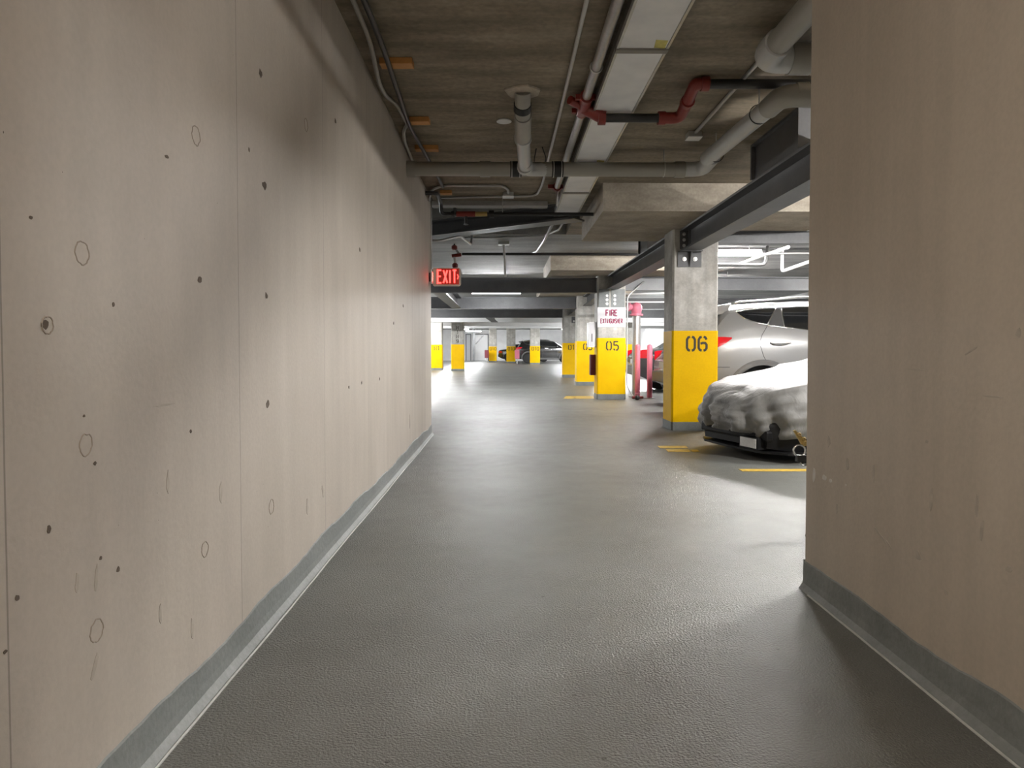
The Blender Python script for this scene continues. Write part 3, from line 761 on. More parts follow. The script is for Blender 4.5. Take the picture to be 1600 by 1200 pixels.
sp = P(994, 622, Z=0); SPY = 14.75; sx = P(994, 560, Y=SPY).x
t = thing('fire_standpipe', 'tall grey standpipe with pink valve head beside the column marked 05', 'standpipe', (sx, SPY, 0))
MB().lathe([(.15, 0), (.15, .02), (.085, .02), (.085, 1.72)], (0, 0, 0), (0, 0, 1), 20).build('riser', 'pipe_steel', t, 'auto')
MB().lathe([(.085, 1.70), (.14, 1.705), (.14, 1.74), (.10, 1.745), (.105, 1.80), (.12, 1.85), (.115, 1.91), (.08, 1.96), (.02, 1.985)], (0, 0, 0), (0, 0, 1), 20).build('valve_head', 'pink_paint', t, 'auto')
MB().lathe([(.06, 0), (.065, .10), (.09, .10), (.09, .135), (.05, .14)], (-.05, 0, 1.87), (-1, -.25, .15), 16).build('outlet', 'pink_paint', t, 'auto')
def bollard(label, px):
    y = SPY - .38; x = P(px, 590, Y=y).x
    t = thing('bollard', label, 'bollard', (x, y, 0), 0, 'pink bollards')
    MB().lathe([(.054, 0), (.054, 1.06), (.05, 1.085), (.03, 1.10), (.004, 1.105)], (0, 0, 0), (0, 0, 1), 18).build('post', 'pink_paint', t, 'auto')
    MB().lathe([(.11, 0), (.11, .012), (.06, .014)], (0, 0, 0), (0, 0, 1), 16).build('foot_plate', 'pipe_steel', t)
bollard('pink bollard standing right in front of the grey standpipe', 996)
bollard('pink bollard between the standpipe and the column marked 06', 1015)
x5 = B05.x + .30
o = MB().tube(bend([(x5 + .36, B05.y + .1, 2.36), (x5 + .02, B05.y + .02, 2.06), (x5 + .01, B05.y + .02, .28), (x5 + .12, B05.y - .1, .06), (x5 + .2, B05.y - .12, .03)], .08), .014, 8).build('column_conduit', 'conduit', None, True)
tag(o, 'thin conduit running down the right side of the column marked 05', 'conduit')
t = thing('drain_valve', 'small red and black drain valve on the floor by the standpipe', 'valve', (x5 + .2, B05.y - .12, 0))
MB().lathe([(.03, 0), (.05, .02), (.05, .06), (.03, .09)], (0, 0, 0), (0, 0, 1), 12).build('body', 'pipe_black', t, 'auto')
MB().cyl((-.10, 0, .045), (.12, .03, .045), .028, 10).build('branch', 'pipe_red', t, 'auto')
MB().ring((.0, 0, .12), (0, 0, 1), .045, .008, 16, 6).build('hand_wheel', 'pipe_red', t, True)

# ================================================================== PIPES, DUCT AND CONDUITS UNDER THE CEILING
def root_at(name, label, cat, p, group=None):
    return thing(name, label, cat, p, 0, group)

# flat duct with seams
t = root_at('ventilation_duct', 'flat pale sheet-metal duct running away along the ceiling', 'duct', (.75, 0, 2.672))
dz0, dz1 = 2.672, CEIL - .004
MB().box(.630, .905, -2.0, 8.9, dz0 + .006, dz1).build('duct_body', 'duct_edge', t, world=True)
ys = [-2.0, -.2, 1.3, 2.75, P(1015, 78, Z=dz0).y, P(950, 255, Z=dz0).y, 7.55, 8.88]
for a_, b_ in zip(ys[:-1], ys[1:]):
    MB().box(.637, .898, a_ + .02, b_ - .02, dz0, dz0 + .012).build('bottom_panel', 'duct_sheet', t, world=True, bevel=.002)
    MB().box(.622, .913, b_ - .022, b_ + .022, dz0 - .012, dz0 + .02).build('seam_flange', 'duct_edge', t, world=True)
for s in (.624, .899):
    MB().box(s, s + .014, -2, 8.9, dz0 - .004, dz0 + .03).build('edge_angle', 'galvanised', t, world=True)
for y in (ys[4] - .13, ys[5] - .1, ys[5] + .2):
    pts = [(.82, y, dz0 - .001), (.888, y + .01, dz0 - .001), (.892, y + .11, dz0 - .001), (.83, y + .10, dz0 - .001)]
    MB().extrude(pts, (0, 0, .003)).build('yellow_mark', 'yellow_mark', t, world=True)

# grey sprinkler main along the duct with red tee, black branch with red offset
SX, SZ = .562, 2.722
TY = P(916, 164, Z=SZ).y
EY = P(866, 292, Z=SZ).y
t = root_at('sprinkler_main', 'grey sprinkler main with red grooved tee beside the pale duct', 'pipe', (SX, TY, SZ))
MB().cyl((SX, -2, SZ), (SX, EY, SZ), .031, 16).build('main_pipe', 'pipe_steel', t, 'auto', world=True)
MB().tube([(SX, TY - .14, SZ), (SX, TY, SZ - .02), (SX, TY + .14, SZ)], .044, 14).build('tee_body', 'pipe_red', t, 'auto', world=True)
MB().cyl((SX, TY, SZ - .02), (SX + .14, TY, SZ - .09), .046, 14).build('tee_branch', 'pipe_red', t, 'auto', world=True)
for y in (TY - .15, TY + .13):
    mb = MB().cyl((SX, y - .025, SZ), (SX, y + .025, SZ), .047, 14); mb.box(SX - .075, SX + .06, y - .018, y + .018, SZ - .016, SZ + .016)
    mb.build('coupling', 'pipe_red', t, 'auto', world=True)
MB().cyl((SX - .01, TY - .02, SZ - .02), (SX - .11, TY - .1, SZ + .0), .03, 10).build('cap', 'pipe_red', t, 'auto', world=True)
mb = MB().cyl((SX + .10, TY, SZ - .09), (SX + .15, TY, SZ - .09), .05, 14); mb.build('coupling', 'pipe_red', t, 'auto', world=True)
MB().cyl((SX, EY - .02, SZ), (SX, EY + .05, SZ), .047, 12).build('end_coupling', 'pipe_red', t, 'auto', world=True)
MB().box(SX - .10, SX + .06, EY - .02, EY + .02, SZ - .02, SZ + .02).build('end_clamp', 'pipe_red', t, world=True)
MB().cyl((SX, EY + .02, SZ), (SX, EY + .02, SZ - .2), .012, 8).build('drop_nipple', 'pipe_steel', t, True, world=True)
MB().ring((SX, P(940, 105, Z=SZ).y, SZ), (0, 1, 0), .036, .005, 18, 6).build('hanger_ring', 'galvanised', t, True, world=True)
bz = SZ - .09
bx1 = P(1047, 166, Y=TY).x; bz2 = 2.722; BY2 = P(1085, 131, Z=bz2).y; bx2 = P(1088, 131, Z=bz2).x; bzm = (bz + bz2) / 2
t2 = root_at('sprinkler_branch', 'black sprinkler branch with red double-elbow offset crossing the ceiling', 'pipe', (bx1, TY, bz))
MB().cyl((SX + .12, TY, bz), (bx1 - .02, TY, bz), .031, 14).build('branch_pipe', 'pipe_black', t2, 'auto', world=True)
MB().tube(bend([(bx1 - .06, TY, bz), (bx1 + .07, TY, bz), (bx1 + .07, (TY + BY2) / 2, bzm)], .08), .040, 14).build('elbow', 'pipe_red', t2, 'auto', world=True)
MB().tube(bend([(bx1 + .07, (TY + BY2) / 2, bzm), (bx1 + .07, BY2, bz2), (bx2 + .05, BY2, bz2)], .08), .040, 14).build('elbow', 'pipe_red', t2, 'auto', world=True)
for p0, p1 in (((bx1 - .085, TY, bz), (bx1 - .035, TY, bz)), ((bx1 + .07, (TY + BY2) / 2 + .025, bzm), (bx1 + .07, (TY + BY2) / 2 - .025, bzm)), ((bx2 + .03, BY2, bz2), (bx2 + .08, BY2, bz2))):
    MB().cyl(p0, p1, .047, 14).build('coupling', 'pipe_red', t2, 'auto', world=True)
MB().tube(bend([(bx2 + .05, BY2, bz2), (2.75, BY2, bz2), (2.75, BY2, CEIL)], .04), .031, 14).build('branch_pipe', 'pipe_black', t2, 'auto', world=True)
MB().cyl((2.05, BY2, bz2), (2.05, BY2, CEIL), .005, 6).build('hanger_rod', 'conduit', t2, world=True)

# grey PVC drain: wall - cross run - bend - diagonal - elbow - right
PZ = 2.598; PY = P(700, 264, Z=PZ).y; pr = .062
xA = WL - .05; xB = P(1065, 266, Y=PY).x
E1 = P(1222, 150, Z=PZ); 
t = root_at('drain_pipe', 'long grey plastic drain pipe crossing below the ceiling and bending right', 'pipe', (0, PY, PZ))
MB().cyl((xA, PY, PZ), (xB, PY, PZ), pr, 20).build('cross_run', 'pvc_grey', t, 'auto', world=True)
xe = E1.x
path = bend([(xB - .02, PY, PZ), (xB + .18, PY - .02, PZ), (xe - .02, PY - .42, PZ)], .2)
MB().tube(path, pr * 1.02, 20).build('bend', 'pvc_pale', t, 'auto', world=True)
MB().cyl((xe - .05, PY - .36, PZ), (xe, E1.y + .1, PZ), pr, 20).build('return_run', 'pvc_pale', t, 'auto', world=True)
MB().tube(bend([(xe, E1.y + .22, PZ), (xe, E1.y - .02, PZ), (xe + .28, E1.y - .04, PZ - .02)], .15, 8), pr * 1.12, 20).build('elbow', 'pvc_grey', t, 'auto', world=True)
MB().tube(bend([(xe + .12, E1.y - .03, PZ - .008), (2.98, E1.y - .06, PZ - .03), (2.98, E1.y - .06, CEIL)], .12), pr, 20).build('right_run', 'pvc_grey', t, 'auto', world=True)
for x in (xA + .08, P(758, 264, Y=PY).x, xB - .02):
    MB().cyl((x - .045, PY, PZ), (x + .045, PY, PZ), pr * 1.13, 20).build('coupling', 'pvc_grey', t, 'auto', world=True)
for x in (P(806, 264, Y=PY).x, P(871, 264, Y=PY).x):
    MB().cyl((x - .05, PY, PZ), (x + .05, PY, PZ), pr * 1.10, 20).build('rubber_coupling', 'rubber_black', t, 'auto', world=True)
    for s in (-.035, .035):
        MB().ring((x + s, PY, PZ), (1, 0, 0), pr * 1.12, .004, 20, 6).build('clamp_band', 'galvanised', t, True, world=True)
MB().cyl((xe + .08, E1.y - .02, PZ), (xe + .15, E1.y - .03, PZ), pr * 1.2, 20).build('coupling', 'pvc_grey', t, 'auto', world=True)
for x in (P(1037, 266, Y=PY).x,):
    MB().ring((x, PY, PZ), (1, 0, 0), pr * 1.03, .004, 20, 6).build('hanger_ring', 'galvanised', t, True, world=True)
    MB().cyl((x, PY, PZ + pr), (x, PY, CEIL), .005, 6).build('hanger_rod', 'conduit', t, world=True)
for yy in (PY - .5, E1.y + .35):
    MB().ring((xe - .02, yy, PZ), (0, 1, 0), pr * 1.04, .004, 20, 6).build('hanger_ring', 'pipe_black', t, True, world=True)
    MB().cyl((xe - .02, yy, PZ + pr), (xe - .02, yy, CEIL), .005, 6).build('hanger_rod', 'conduit', t, world=True)

# slanting PVC drop from the ceiling into the wye
C0 = P(817, 143, Z=CEIL); 
t = root_at('drain_drop', 'short plastic drain dropping from the patched ceiling into the drain pipe', 'pipe', (C0.x, C0.y, CEIL))
m1 = P(818, 200, Y=C0.y + .42); 
path = [Vector((C0.x, C0.y, CEIL - .001)), Vector((C0.x, C0.y + .05, CEIL - .05)), Vector((C0.x + .005, C0.y + .17, CEIL - .11))]
MB().tube(path, .056, 18).build('upper_stub', 'pvc_grey', t, 'auto', world=True)
b1 = Vector((C0.x + .005, C0.y + .16, CEIL - .105)); b2 = Vector((C0.x + .015, C0.y + .55, CEIL - .155)); b3 = Vector((C0.x + .05, PY - .12, PZ - .01))
MB().tube([b1, b2], .062, 18).build('sleeve', 'pvc_grey', t, 'auto', world=True)
MB().tube([b2, b3], .055, 18).build('lower_run', 'pvc_pale', t, 'auto', world=True)
MB().tube(bend([b3 + Vector((0, -.12, .01)), b3 + Vector((.02, .1, .0)), Vector((C0.x + .26, PY, PZ))], .1), .06, 18).build('wye', 'pvc_pale', t, 'auto', world=True)
for p in (b2, b3):
    d = (b3 - b2).normalized()
    MB().cyl(p - d * .03, p + d * .03, .067, 18).build('rubber_coupling' if p is b1 else 'hub', 'pvc_pale', t, 'auto', world=True)
MB().cyl(path[1] + Vector((0, .02, -.01)), path[1] + Vector((0, .07, -.035)), .062, 18).build('rubber_coupling', 'rubber_black', t, 'auto', world=True)
rnd = random.Random(4)
pts = []
for i in range(14):
    a = 2 * PI * i / 14
    pts.append((C0.x + math.cos(a) * (.10 + .05 * rnd.random()), C0.y + math.sin(a) * (.10 + .04 * rnd.random()), CEIL - .012))
MB().extrude(pts, (0, 0, .014)).build('mortar_patch', 'beam_concrete', t, world=True)

# upper PVC pipe at the right with its elbow
UZ = 2.64; U1 = P(1194, 92, Z=UZ)
t = root_at('upper_drain_pipe', 'fat grey drain pipe with elbow at the top right against the ceiling', 'pipe', (U1.x, U1.y, UZ))
MB().cyl((U1.x + .0, WR_END + .001, UZ), (U1.x, U1.y - .15, UZ), .066, 20).build('incoming_run', 'pvc_grey', t, 'auto', world=True)
MB().tube(bend([(U1.x, U1.y - .22, UZ), (U1.x, U1.y, UZ), (U1.x + .24, U1.y, UZ)], .14, 8), .078, 20).build('elbow', 'pvc_pale', t, 'auto', world=True)
MB().cyl((U1.x + .14, U1.y, UZ), (U1.x + .26, U1.y, UZ), .086, 20).build('hub', 'pvc_grey', t, 'auto', world=True)
MB().cyl((U1.x + .2, U1.y, UZ), (5.0, U1.y, UZ - .02), .07, 20).build('outgoing_run', 'pvc_grey', t, 'auto', world=True)
o = MB().box(U1.x + .12, 6.5, U1.y - .42, U1.y + .12, CEIL - .03, CEIL).build('ceiling_pad', 'ceiling_concrete')
tag(o, 'shallow concrete thickening on the ceiling above the fat drain pipe', 'ceiling pad')

# unseen sloping pipe, added to cast the diagonal shadow on the left wall
t = root_at('shadow_pipe', 'unseen sloping plastic pipe added behind the right wall to shade the left wall', 'pipe', (2.2, 3.3, 0))
MB().tube(bend([(2.2, 4.75, 2.60), (2.2, 4.25, 2.28), (2.2, 3.35, 1.55), (2.2, 3.2, 1.3), (2.2, 3.2, 0)], .15), .06, 18).build('sloping_run', 'pvc_grey', t, 'auto', world=True)
MB().cyl((2.2, 3.2, .0), (2.2, 3.2, .06), .075, 18).build('floor_collar', 'pvc_grey', t, 'auto', world=True)
MB().cyl((2.2, 4.75, 2.60), (2.2, 4.75, CEIL), .06, 18).build('ceiling_leg', 'pvc_grey', t, 'auto', world=True)

# conduits
def conduit(label, pts, r=.0125, mat='conduit', rad=.06, name='conduit', cat='conduit', n=8):
    o = MB().tube(bend(pts, rad), r, n).build(name, mat, None, True)
    return tag(o, label, cat, 'ceiling conduits' if name == 'conduit' else None)
cz = CEIL - .016
conduit('thin conduit along the ceiling left of the sprinkler main', [(P(901, 67, Z=cz).x, -1, cz), (P(872, 190, Z=cz).x, 5, cz), (P(847, 290, Z=cz).x, 7.55, cz), (P(838, 306, Z=cz).x, 8.1, cz), (-.75, 8.2, cz)], rad=.15)
jb = P(1084, 213, Z=CEIL - .03)
conduit('conduit running from the top right to the small ceiling junction box', [(jb.x + .01, 2.0, cz), (jb.x, jb.y, cz)], .014)
def junction_box(label, p, s=.055):
    t = thing('junction_box', label, 'junction box', p, 0, 'ceiling junction boxes')
    MB().box(-s, s, -s, s, -.045, 0).build('box', 'galvanised', t, bevel=.004)
    MB().box(-s - .003, s + .003, -s - .003, s + .003, -.051, -.045).build('cover', 'white_enamel', t)
junction_box('small metal junction box on the ceiling above the column marked 06', (jb.x, jb.y, CEIL))
j2 = P(794, 307, Z=CEIL - .04)
junction_box('small metal junction box on the ceiling behind the drain pipe', (j2.x, j2.y, CEIL), .06)
a_ = P(676, 304, Z=CEIL - .06)
conduit('arched conduit behind the drain pipe ending at a junction box', [(WL + .02, 7.95, CEIL - .10), (WL + .06, 7.75, CEIL - .03), (WL + .2, 7.6, cz), (j2.x - .06, 7.6, cz), (j2.x, 7.75, cz - .01), (j2.x, j2.y - .03, cz)], .014, rad=.09)
# black conduit clipped to wood blocks along the left wall
blk = [(620, 99, .2), (656, 189, .15), (667, 232, .2), (690, 268, .2), (697, 301, .13)]
bp = []
for k, (px, py, ln) in enumerate(blk):
    p = P(px, py, Z=CEIL - .02)
    bp.append(p)
    o = MB().box(-ln / 2, ln / 2, -.045, .045, -.038, 0).build('wood_block', 'wood', bevel=.003)
    o.location = (p.x, p.y, CEIL - .0005)
    o.rotation_euler = (0, 0, random.uniform(-.06, .06))
    tag(o, ['orange wood block on the ceiling nearest the viewer', 'second orange wood block along the left wall', 'third orange wood block, just before the drain pipe', 'fourth orange wood block, hidden behind the drain pipe', 'last orange wood block by the black sprinkler pipe'][k], 'wood block', 'wood blocks on the ceiling')
bz_ = CEIL - .05
o = MB().tube(bend([(P(594, 67, Z=bz_).x, -1.0, bz_), (P(596, 67, Z=bz_).x, P(596, 67, Z=bz_).y, bz_), tuple(P(612, 115, Z=bz_)), tuple(P(640, 198, Z=bz_)), tuple(P(663, 238, Z=bz_)), tuple(P(682, 272, Z=bz_)), tuple(P(692, 292, Z=bz_))], .2), .016, 10).build('black_conduit', 'pipe_black', None, True)
tag(o, 'black conduit clipped to the orange wood blocks along the left wall', 'conduit')
cz2 = CEIL - .03
wig = [(577, 60), (586, 100), (592, 130), (603, 150), (620, 163), (630, 182), (637, 194), (630, 205), (632, 222), (636, 236), (628, 250), (624, 262)]
pts = [(P(560, 10, Z=cz2).x, 0.5, cz2)] + [tuple(P(x, y, Z=cz2 - .012 * (k % 3))) for k, (x, y) in enumerate(wig)]
pts = [(max(p[0], WL + .02), p[1], p[2]) for p in pts]
o = MB().tube(bend(pts, .12, 5), .014, 8).build('loose_cable', 'cable_grey', None, True)
tag(o, 'loose grey cable snaking along the top of the left wall', 'cable')
# round white patch on the ceiling
dp = P(787.5, 188, Z=CEIL)
o = MB().lathe([(.058, 0), (.058, .006), (.05, .012)], (0, 0, -.012), (0, 0, 1), 24).build('round_cover', 'white_enamel', None, 'auto')
o.location = (dp.x, dp.y, CEIL); tag(o, 'small round white cover plate on the ceiling', 'cover plate')
wr_p = P(845, 232, Z=CEIL)
o = MB().tube(bend([(wr_p.x - .04, wr_p.y, CEIL), (wr_p.x - .06, wr_p.y + .1, CEIL - .10), (wr_p.x, wr_p.y + .2, CEIL - .13), (wr_p.x + .06, wr_p.y + .1, CEIL - .08), (wr_p.x + .01, wr_p.y - .05, CEIL)], .08), .005, 6).build('wire_loop', 'pipe_black', None, True)
tag(o, 'thin black wire loop hanging from the ceiling by the drain drop', 'wire')

# black sprinkler pipe with red fittings near the wall end
t = root_at('sprinkler_line', 'black sprinkler pipe with red fittings leaving the left wall end', 'pipe', (-.7, 8.3, 2.58))
sz = 2.585
MB().tube(bend([(WL - .02, 7.75, 2.705), (-.735, 7.75, 2.705), (-.735, 8.22, 2.70), (-.735, 8.30, sz), (-.60, 8.30, sz)], .05), .022, 10).build('riser', 'pipe_black', t, 'auto', world=True)
MB().cyl((-.60, 8.30, sz), (1.045, 8.30, sz), .021, 10).build('run', 'pipe_black', t, 'auto', world=True)
for x0, x1, m, r in ((-.62, -.58, 'pipe_black', .034), (-.56, -.34, 'pipe_red', .033), (-.34, -.20, 'brass', .028), (-.18, -.12, 'pipe_black', .045)):
    MB().cyl((x0, 8.30, sz), (x1, 8.30, sz), r, 12).build('fitting', m, t, 'auto', world=True)
MB().cyl((-.45, 8.30, sz), (-.45, 8.30, sz - .11), .018, 8).build('sprinkler_head', 'pipe_black', t, 'auto', world=True)
MB().lathe([(.012, 0), (.03, -.005), (.03, -.01)], (-.45, 8.30, sz - .115), (0, 0, 1), 10).build('deflector', 'pipe_black', t, world=True)
MB().cyl((-.58, 8.30, sz), (-.58, 8.30, sz + .07), .02, 8).build('plug', 'pipe_black', t, 'auto', world=True)
MB().cyl((-.02, 8.30, sz), (-.02, 8.30, CEIL), .005, 6).build('hanger_rod', 'conduit', t, world=True)
# round duct in the pocket
t = root_at('round_duct', 'round galvanised duct lying in the ceiling pocket', 'duct', (-1, 9.15, 2.93))
MB().cyl((-5, 9.15, 2.935), (.35, 9.15, 2.935), .10, 20).build('duct_pipe', 'galvanised', t, 'auto', world=True)
for x in (-2.2, -1.0, -.1):
    MB().ring((x, 9.15, 2.935), (1, 0, 0), .102, .008, 20, 6).build('joint_ring', 'galvanised', t, True, world=True)
# far sprinkler line and red valves above the exit sign
fz = 2.60; fy = 11.8
fy = P(800, 397, Z=fz).y
t = root_at('far_sprinkler_line', 'black sprinkler pipe with hanging red valve above the exit sign', 'pipe', (-.7, fy, fz))
MB().cyl((P(722, 397, Y=fy).x, fy, fz), (B05.x + 1.4, fy, fz), .024, 10).build('run', 'pipe_black', t, 'auto', world=True)
p0, p1, p2, p3 = [P(x, y, Y=fy) for x, y in ((710, 387), (718, 398), (706, 400), (711, 415))]
for a_, b_, m, r in ((Vector((p0.x, p0.y, CEIL)), p0, 'pipe_black', .014), (p0, p1, 'pipe_steel', .02), (p2, p1 + Vector((.03, 0, 0)), 'pipe_red', .03), (p2 + Vector((.04, 0, 0)), p3, 'pipe_steel', .02), (p3, p3 + Vector((.0, 0, -.16)), 'pipe_red', .04)):
    MB().cyl(a_, b_, r, 10).build('fitting', m, t, 'auto', world=True)
MB().lathe([(.03, -.04), (.05, -.02), (.05, .02), (.03, .04)], p0, (0, 0, 1), 12).build('valve', 'pipe_red', t, 'auto', world=True)
MB().lathe([(.03, -.04), (.05, -.02), (.05, .02), (.03, .04)], p3, (0, 0, 1), 12).build('valve', 'pipe_red', t, 'auto', world=True)
pv = P(787, 378, Z=CEIL)
o = MB().tube([(pv.x, pv.y, CEIL), (pv.x + .03, pv.y + .05, 2.2)], .02, 8).build('white_drop', 'white_enamel', None, True)
tag(o, 'white conduit dropping from the ceiling behind the exit sign', 'conduit')
junction_box('ceiling box at the top of the white conduit drop', (pv.x, pv.y, CEIL), .09)
conduit('long conduit running away along the ceiling beyond the duct', [(.66, 9.35, 2.70), (.62, 11, 2.69), (.56, 12.2, 2.69), (.5, 12.9, 2.75)], .02)
conduit('pair conduit beside the long one beyond the duct', [(.80, 8.95, 2.70), (.78, 10.2, 2.72), (.62, 10.9, 2.755), (-.1, 11.1, 2.755), (-.9, 11.2, 2.755)], .014)
conduit('short pale conduit leaving the left wall end above the exit sign', [(-1.2, 9.4, 2.44), (-.85, 9.4, 2.44), (-.6, 9.7, 2.55), (-.5, 10.6, 2.57), (-.5, 10.95, 2.75)], .018)
# pipes in the bay over the silver car
t = root_at('bay_sprinkler_line', 'dark sprinkler pipe with a drop elbow over the silver car', 'pipe', (3.5, 10.6, 2.5))
y_ = 11.2
MB().tube(bend([tuple(P(1118, 414, Y=y_)), tuple(P(1196, 414, Y=y_)), tuple(P(1198, 398, Y=y_)), tuple(P(1199, 386, Y=y_ + .8))], .08), .026, 10).build('run', 'pipe_black', t, 'auto', world=True)
conduit('slanting grey pipe over the silver car', [tuple(P(1112, 428, Y=12.6)), tuple(P(1190, 400, Y=11.0)), tuple(P(1232, 386, Y=10.4))], .024)
conduit('second slanting white pipe over the silver car', [(P(1222, 424, Y=12.4).x, 12.4, CEIL - .003), tuple(P(1222, 424, Y=12.4)), tuple(P(1300, 396, Y=11.4)), (P(1300, 396, Y=11.4).x, 11.4, CEIL - .003)], .03, 'white_enamel')
y_ = 12.2
conduit('thin level pipe high behind the silver car', [tuple(P(1112, 389, Y=y_)), tuple(P(1330, 389, Y=y_))], .02, 'pipe_black')
conduit('lower thin level pipe behind the silver car', [tuple(P(1112, 397, Y=y_)), tuple(P(1330, 395, Y=y_))], .016)
conduit('pipe crossing the bay ceiling right of the column marked 05', [(P(975, 472, Y=17.5).x, P(975, 472, Y=17.5).y, CEIL), tuple(P(975, 472, Y=17.5)), tuple(P(1060, 472, Y=17.5)), (P(1060, 472, Y=17.5).x, P(1060, 472, Y=17.5).y, CEIL)], .02, 'white_enamel')
conduit('second pipe crossing the bay ceiling right of the column marked 05', [(P(975, 460, Y=16.5).x, P(975, 460, Y=16.5).y, CEIL), tuple(P(975, 460, Y=16.5)), tuple(P(1060, 457, Y=16.5)), (P(1060, 457, Y=16.5).x, P(1060, 457, Y=16.5).y, CEIL)], .02, 'white_enamel')

# ================================================================== CARS
def lerp_prof(pts, x):
    if x <= pts[0][0]: return pts[0][1]
    for (x0, y0), (x1, y1) in zip(pts[:-1], pts[1:]):
        if x <= x1:
            t = (x - x0) / (x1 - x0)
            return y0 + (y1 - y0) * t
    return pts[-1][1]

def smooth_prof(pts, x, w=0.05):
    return (lerp_prof(pts, x - w) + 2 * lerp_prof(pts, x) + lerp_prof(pts, x + w)) / 4

class Car:
    def __init__(self, S):
        self.S = S
    def plan(self, x):
        S = self.S; L = S['L']
        k = 1.0
        if x < S['xr']: k -= S['kr'] * ((S['xr'] - x) / S['xr']) ** 2.4
        if x > S['xf']: k -= S['kf'] * ((x - S['xf']) / (L - S['xf'])) ** 2.4
        return S['W'] / 2 * k
    def side(self, x, z):
        return self.plan(x) * lerp_prof(self.S['vert'], z)
    def top(self, x):
        return smooth_prof(self.S['top'], x, 0.035)
    def bot(self, x):
        return lerp_prof(self.S['bot'], x)
    def section(self, x):
        zt = self.top(x); zb = self.bot(x); rr = min(0.11, (zt - zb) * 0.3)
        zs = zt - rr
        pts = []
        n = 16
        for i in range(n):
            z = zb + (zs - zb) * i / (n - 1)
            pts.append((self.side(x, z), z))
        y0 = self.side(x, zs)
        for i in range(1, 9):
            a = PI / 2 * i / 8
            pts.append((y0 * max(0.0, math.cos(a)) ** 0.62, zs + rr * math.sin(a) ** 0.9))
        return pts
    def top_z(self, x, y):
        zt = self.top(x); zb = self.bot(x); rr = min(0.11, (zt - zb) * 0.3)
        y0 = self.side(x, zt - rr)
        c = min(1.0, abs(y) / y0) ** (1 / 0.62)
        s = math.sqrt(max(0, 1 - c * c))
        return zt - rr + rr * s ** 0.9
    def body(self):
        L = self.S['L']; mb = MB()
        xs = sorted(set([L * i / 56 for i in range(57)] + [0.02, 0.05, L - .02, L - .05]))
        secs = [self.section(x) for x in xs]
        m = len(secs[0]); ring = 2 * m - 1
        v, f = [], []
        for x, s in zip(xs, secs):
            for y, z in s: v.append((x, -y, z))
            for y, z in reversed(s[:-1]): v.append((x, y, z))
        for i in range(len(xs) - 1):
            for j in range(ring):
                f.append((i * ring + j, i * ring + (j + 1) % ring, (i + 1) * ring + (j + 1) % ring, (i + 1) * ring + j))
        f.append(tuple(range(ring))); f.append(tuple(range((len(xs) - 1) * ring, len(xs) * ring)))
        return mb.add(v, f)
    def side_patch(self, xs, zlo, zhi, s, off=0.005, rows=5, thick=0.006):
        """closed thin shell lying on the side surface between two edge curves"""
        v = []; n = len(xs)
        for o_ in (off, off - thick):
            for i, x in enumerate(xs):
                for j in range(rows + 1):
                    z = zlo[i] + (zhi[i] - zlo[i]) * j / rows
                    v.append((x, s * (self.side(x, z) + o_), z))
        m = rows + 1; f = []
        for i in range(n - 1):
            for j in range(rows):
                f.append((i * m + j, (i + 1) * m + j, (i + 1) * m + j + 1, i * m + j + 1))
                k = n * m
                f.append((k + i * m + j, k + i * m + j + 1, k + (i + 1) * m + j + 1, k + (i + 1) * m + j))
        for i in range(n - 1):
            for j in (0, rows):
                f.append((i * m + j, (i + 1) * m + j, n * m + (i + 1) * m + j, n * m + i * m + j))
        return MB().add(v, f)
    def side_line(self, pts, s, r=0.004, off=0.001, sub=6):
        q = []
        for (x0, z0), (x1, z1) in zip(pts[:-1], pts[1:]):
            for k in range(sub):
                t = k / sub; x, z = x0 + (x1 - x0) * t, z0 + (z1 - z0) * t
                q.append((x, s * (self.side(x, z) + off), z))
        x, z = pts[-1]; q.append((x, s * (self.side(x, z) + off), z))
        return MB().tube(q, r, 6)
    def top_patch(self, x0, x1, w0, w1, off=0.006, nx=6, ny=8):
        v, f = [], []
        for o_ in (off, off - .008):
            for i in range(nx + 1):
                x = x0 + (x1 - x0) * i / nx; w = w0 + (w1 - w0) * i / nx
                for j in range(ny + 1):
                    y = -w + 2 * w * j / ny
                    v.append((x, y, self.top_z(x, y) + o_))
        m = ny + 1; k = (nx + 1) * m
        for i in range(nx):
            for j in range(ny):
                f.append((i * m + j, (i + 1) * m + j, (i + 1) * m + j + 1, i * m + j + 1))
                f.append((k + i * m + j, k + i * m + j + 1, k + (i + 1) * m + j + 1, k + (i + 1) * m + j))
        for i in range(nx):
            for j in (0, ny): f.append((i * m + j, (i + 1) * m + j, k + (i + 1) * m + j, k + i * m + j))
        for j in range(ny):
            for i in (0, nx): f.append((i * m + j, i * m + j + 1, k + i * m + j + 1, k + i * m + j))
        return MB().add(v, f)

def cut_arches(obj, car, centers, rad):
    mb = MB()
    for cx, cz in centers:
        for s in (-1, 1):
            mb.cyl((cx, s * (car.plan(cx) - 0.24), cz), (cx, s * (car.plan(cx) + .3), cz), rad, 28)
    cut = mb.build('cutter', 'car_plastic', obj.parent)
    cut.location = obj.location
    md = obj.modifiers.new('b', 'BOOLEAN'); md.operation = 'DIFFERENCE'; md.object = cut; md.solver = 'EXACT'; md.material_mode = 'TRANSFER'
    bpy.context.view_layer.update()
    dg = bpy.context.evaluated_depsgraph_get()
    me = bpy.data.meshes.new_from_object(obj.evaluated_get(dg))
    obj.modifiers.clear()
    old = obj.data; obj.data = me
    bpy.data.meshes.remove(old)
    bpy.data.objects.remove(cut, do_unlink=True)
    for p in me.polygons: p.use_smooth = True
    me.set_sharp_from_angle(angle=R(32))

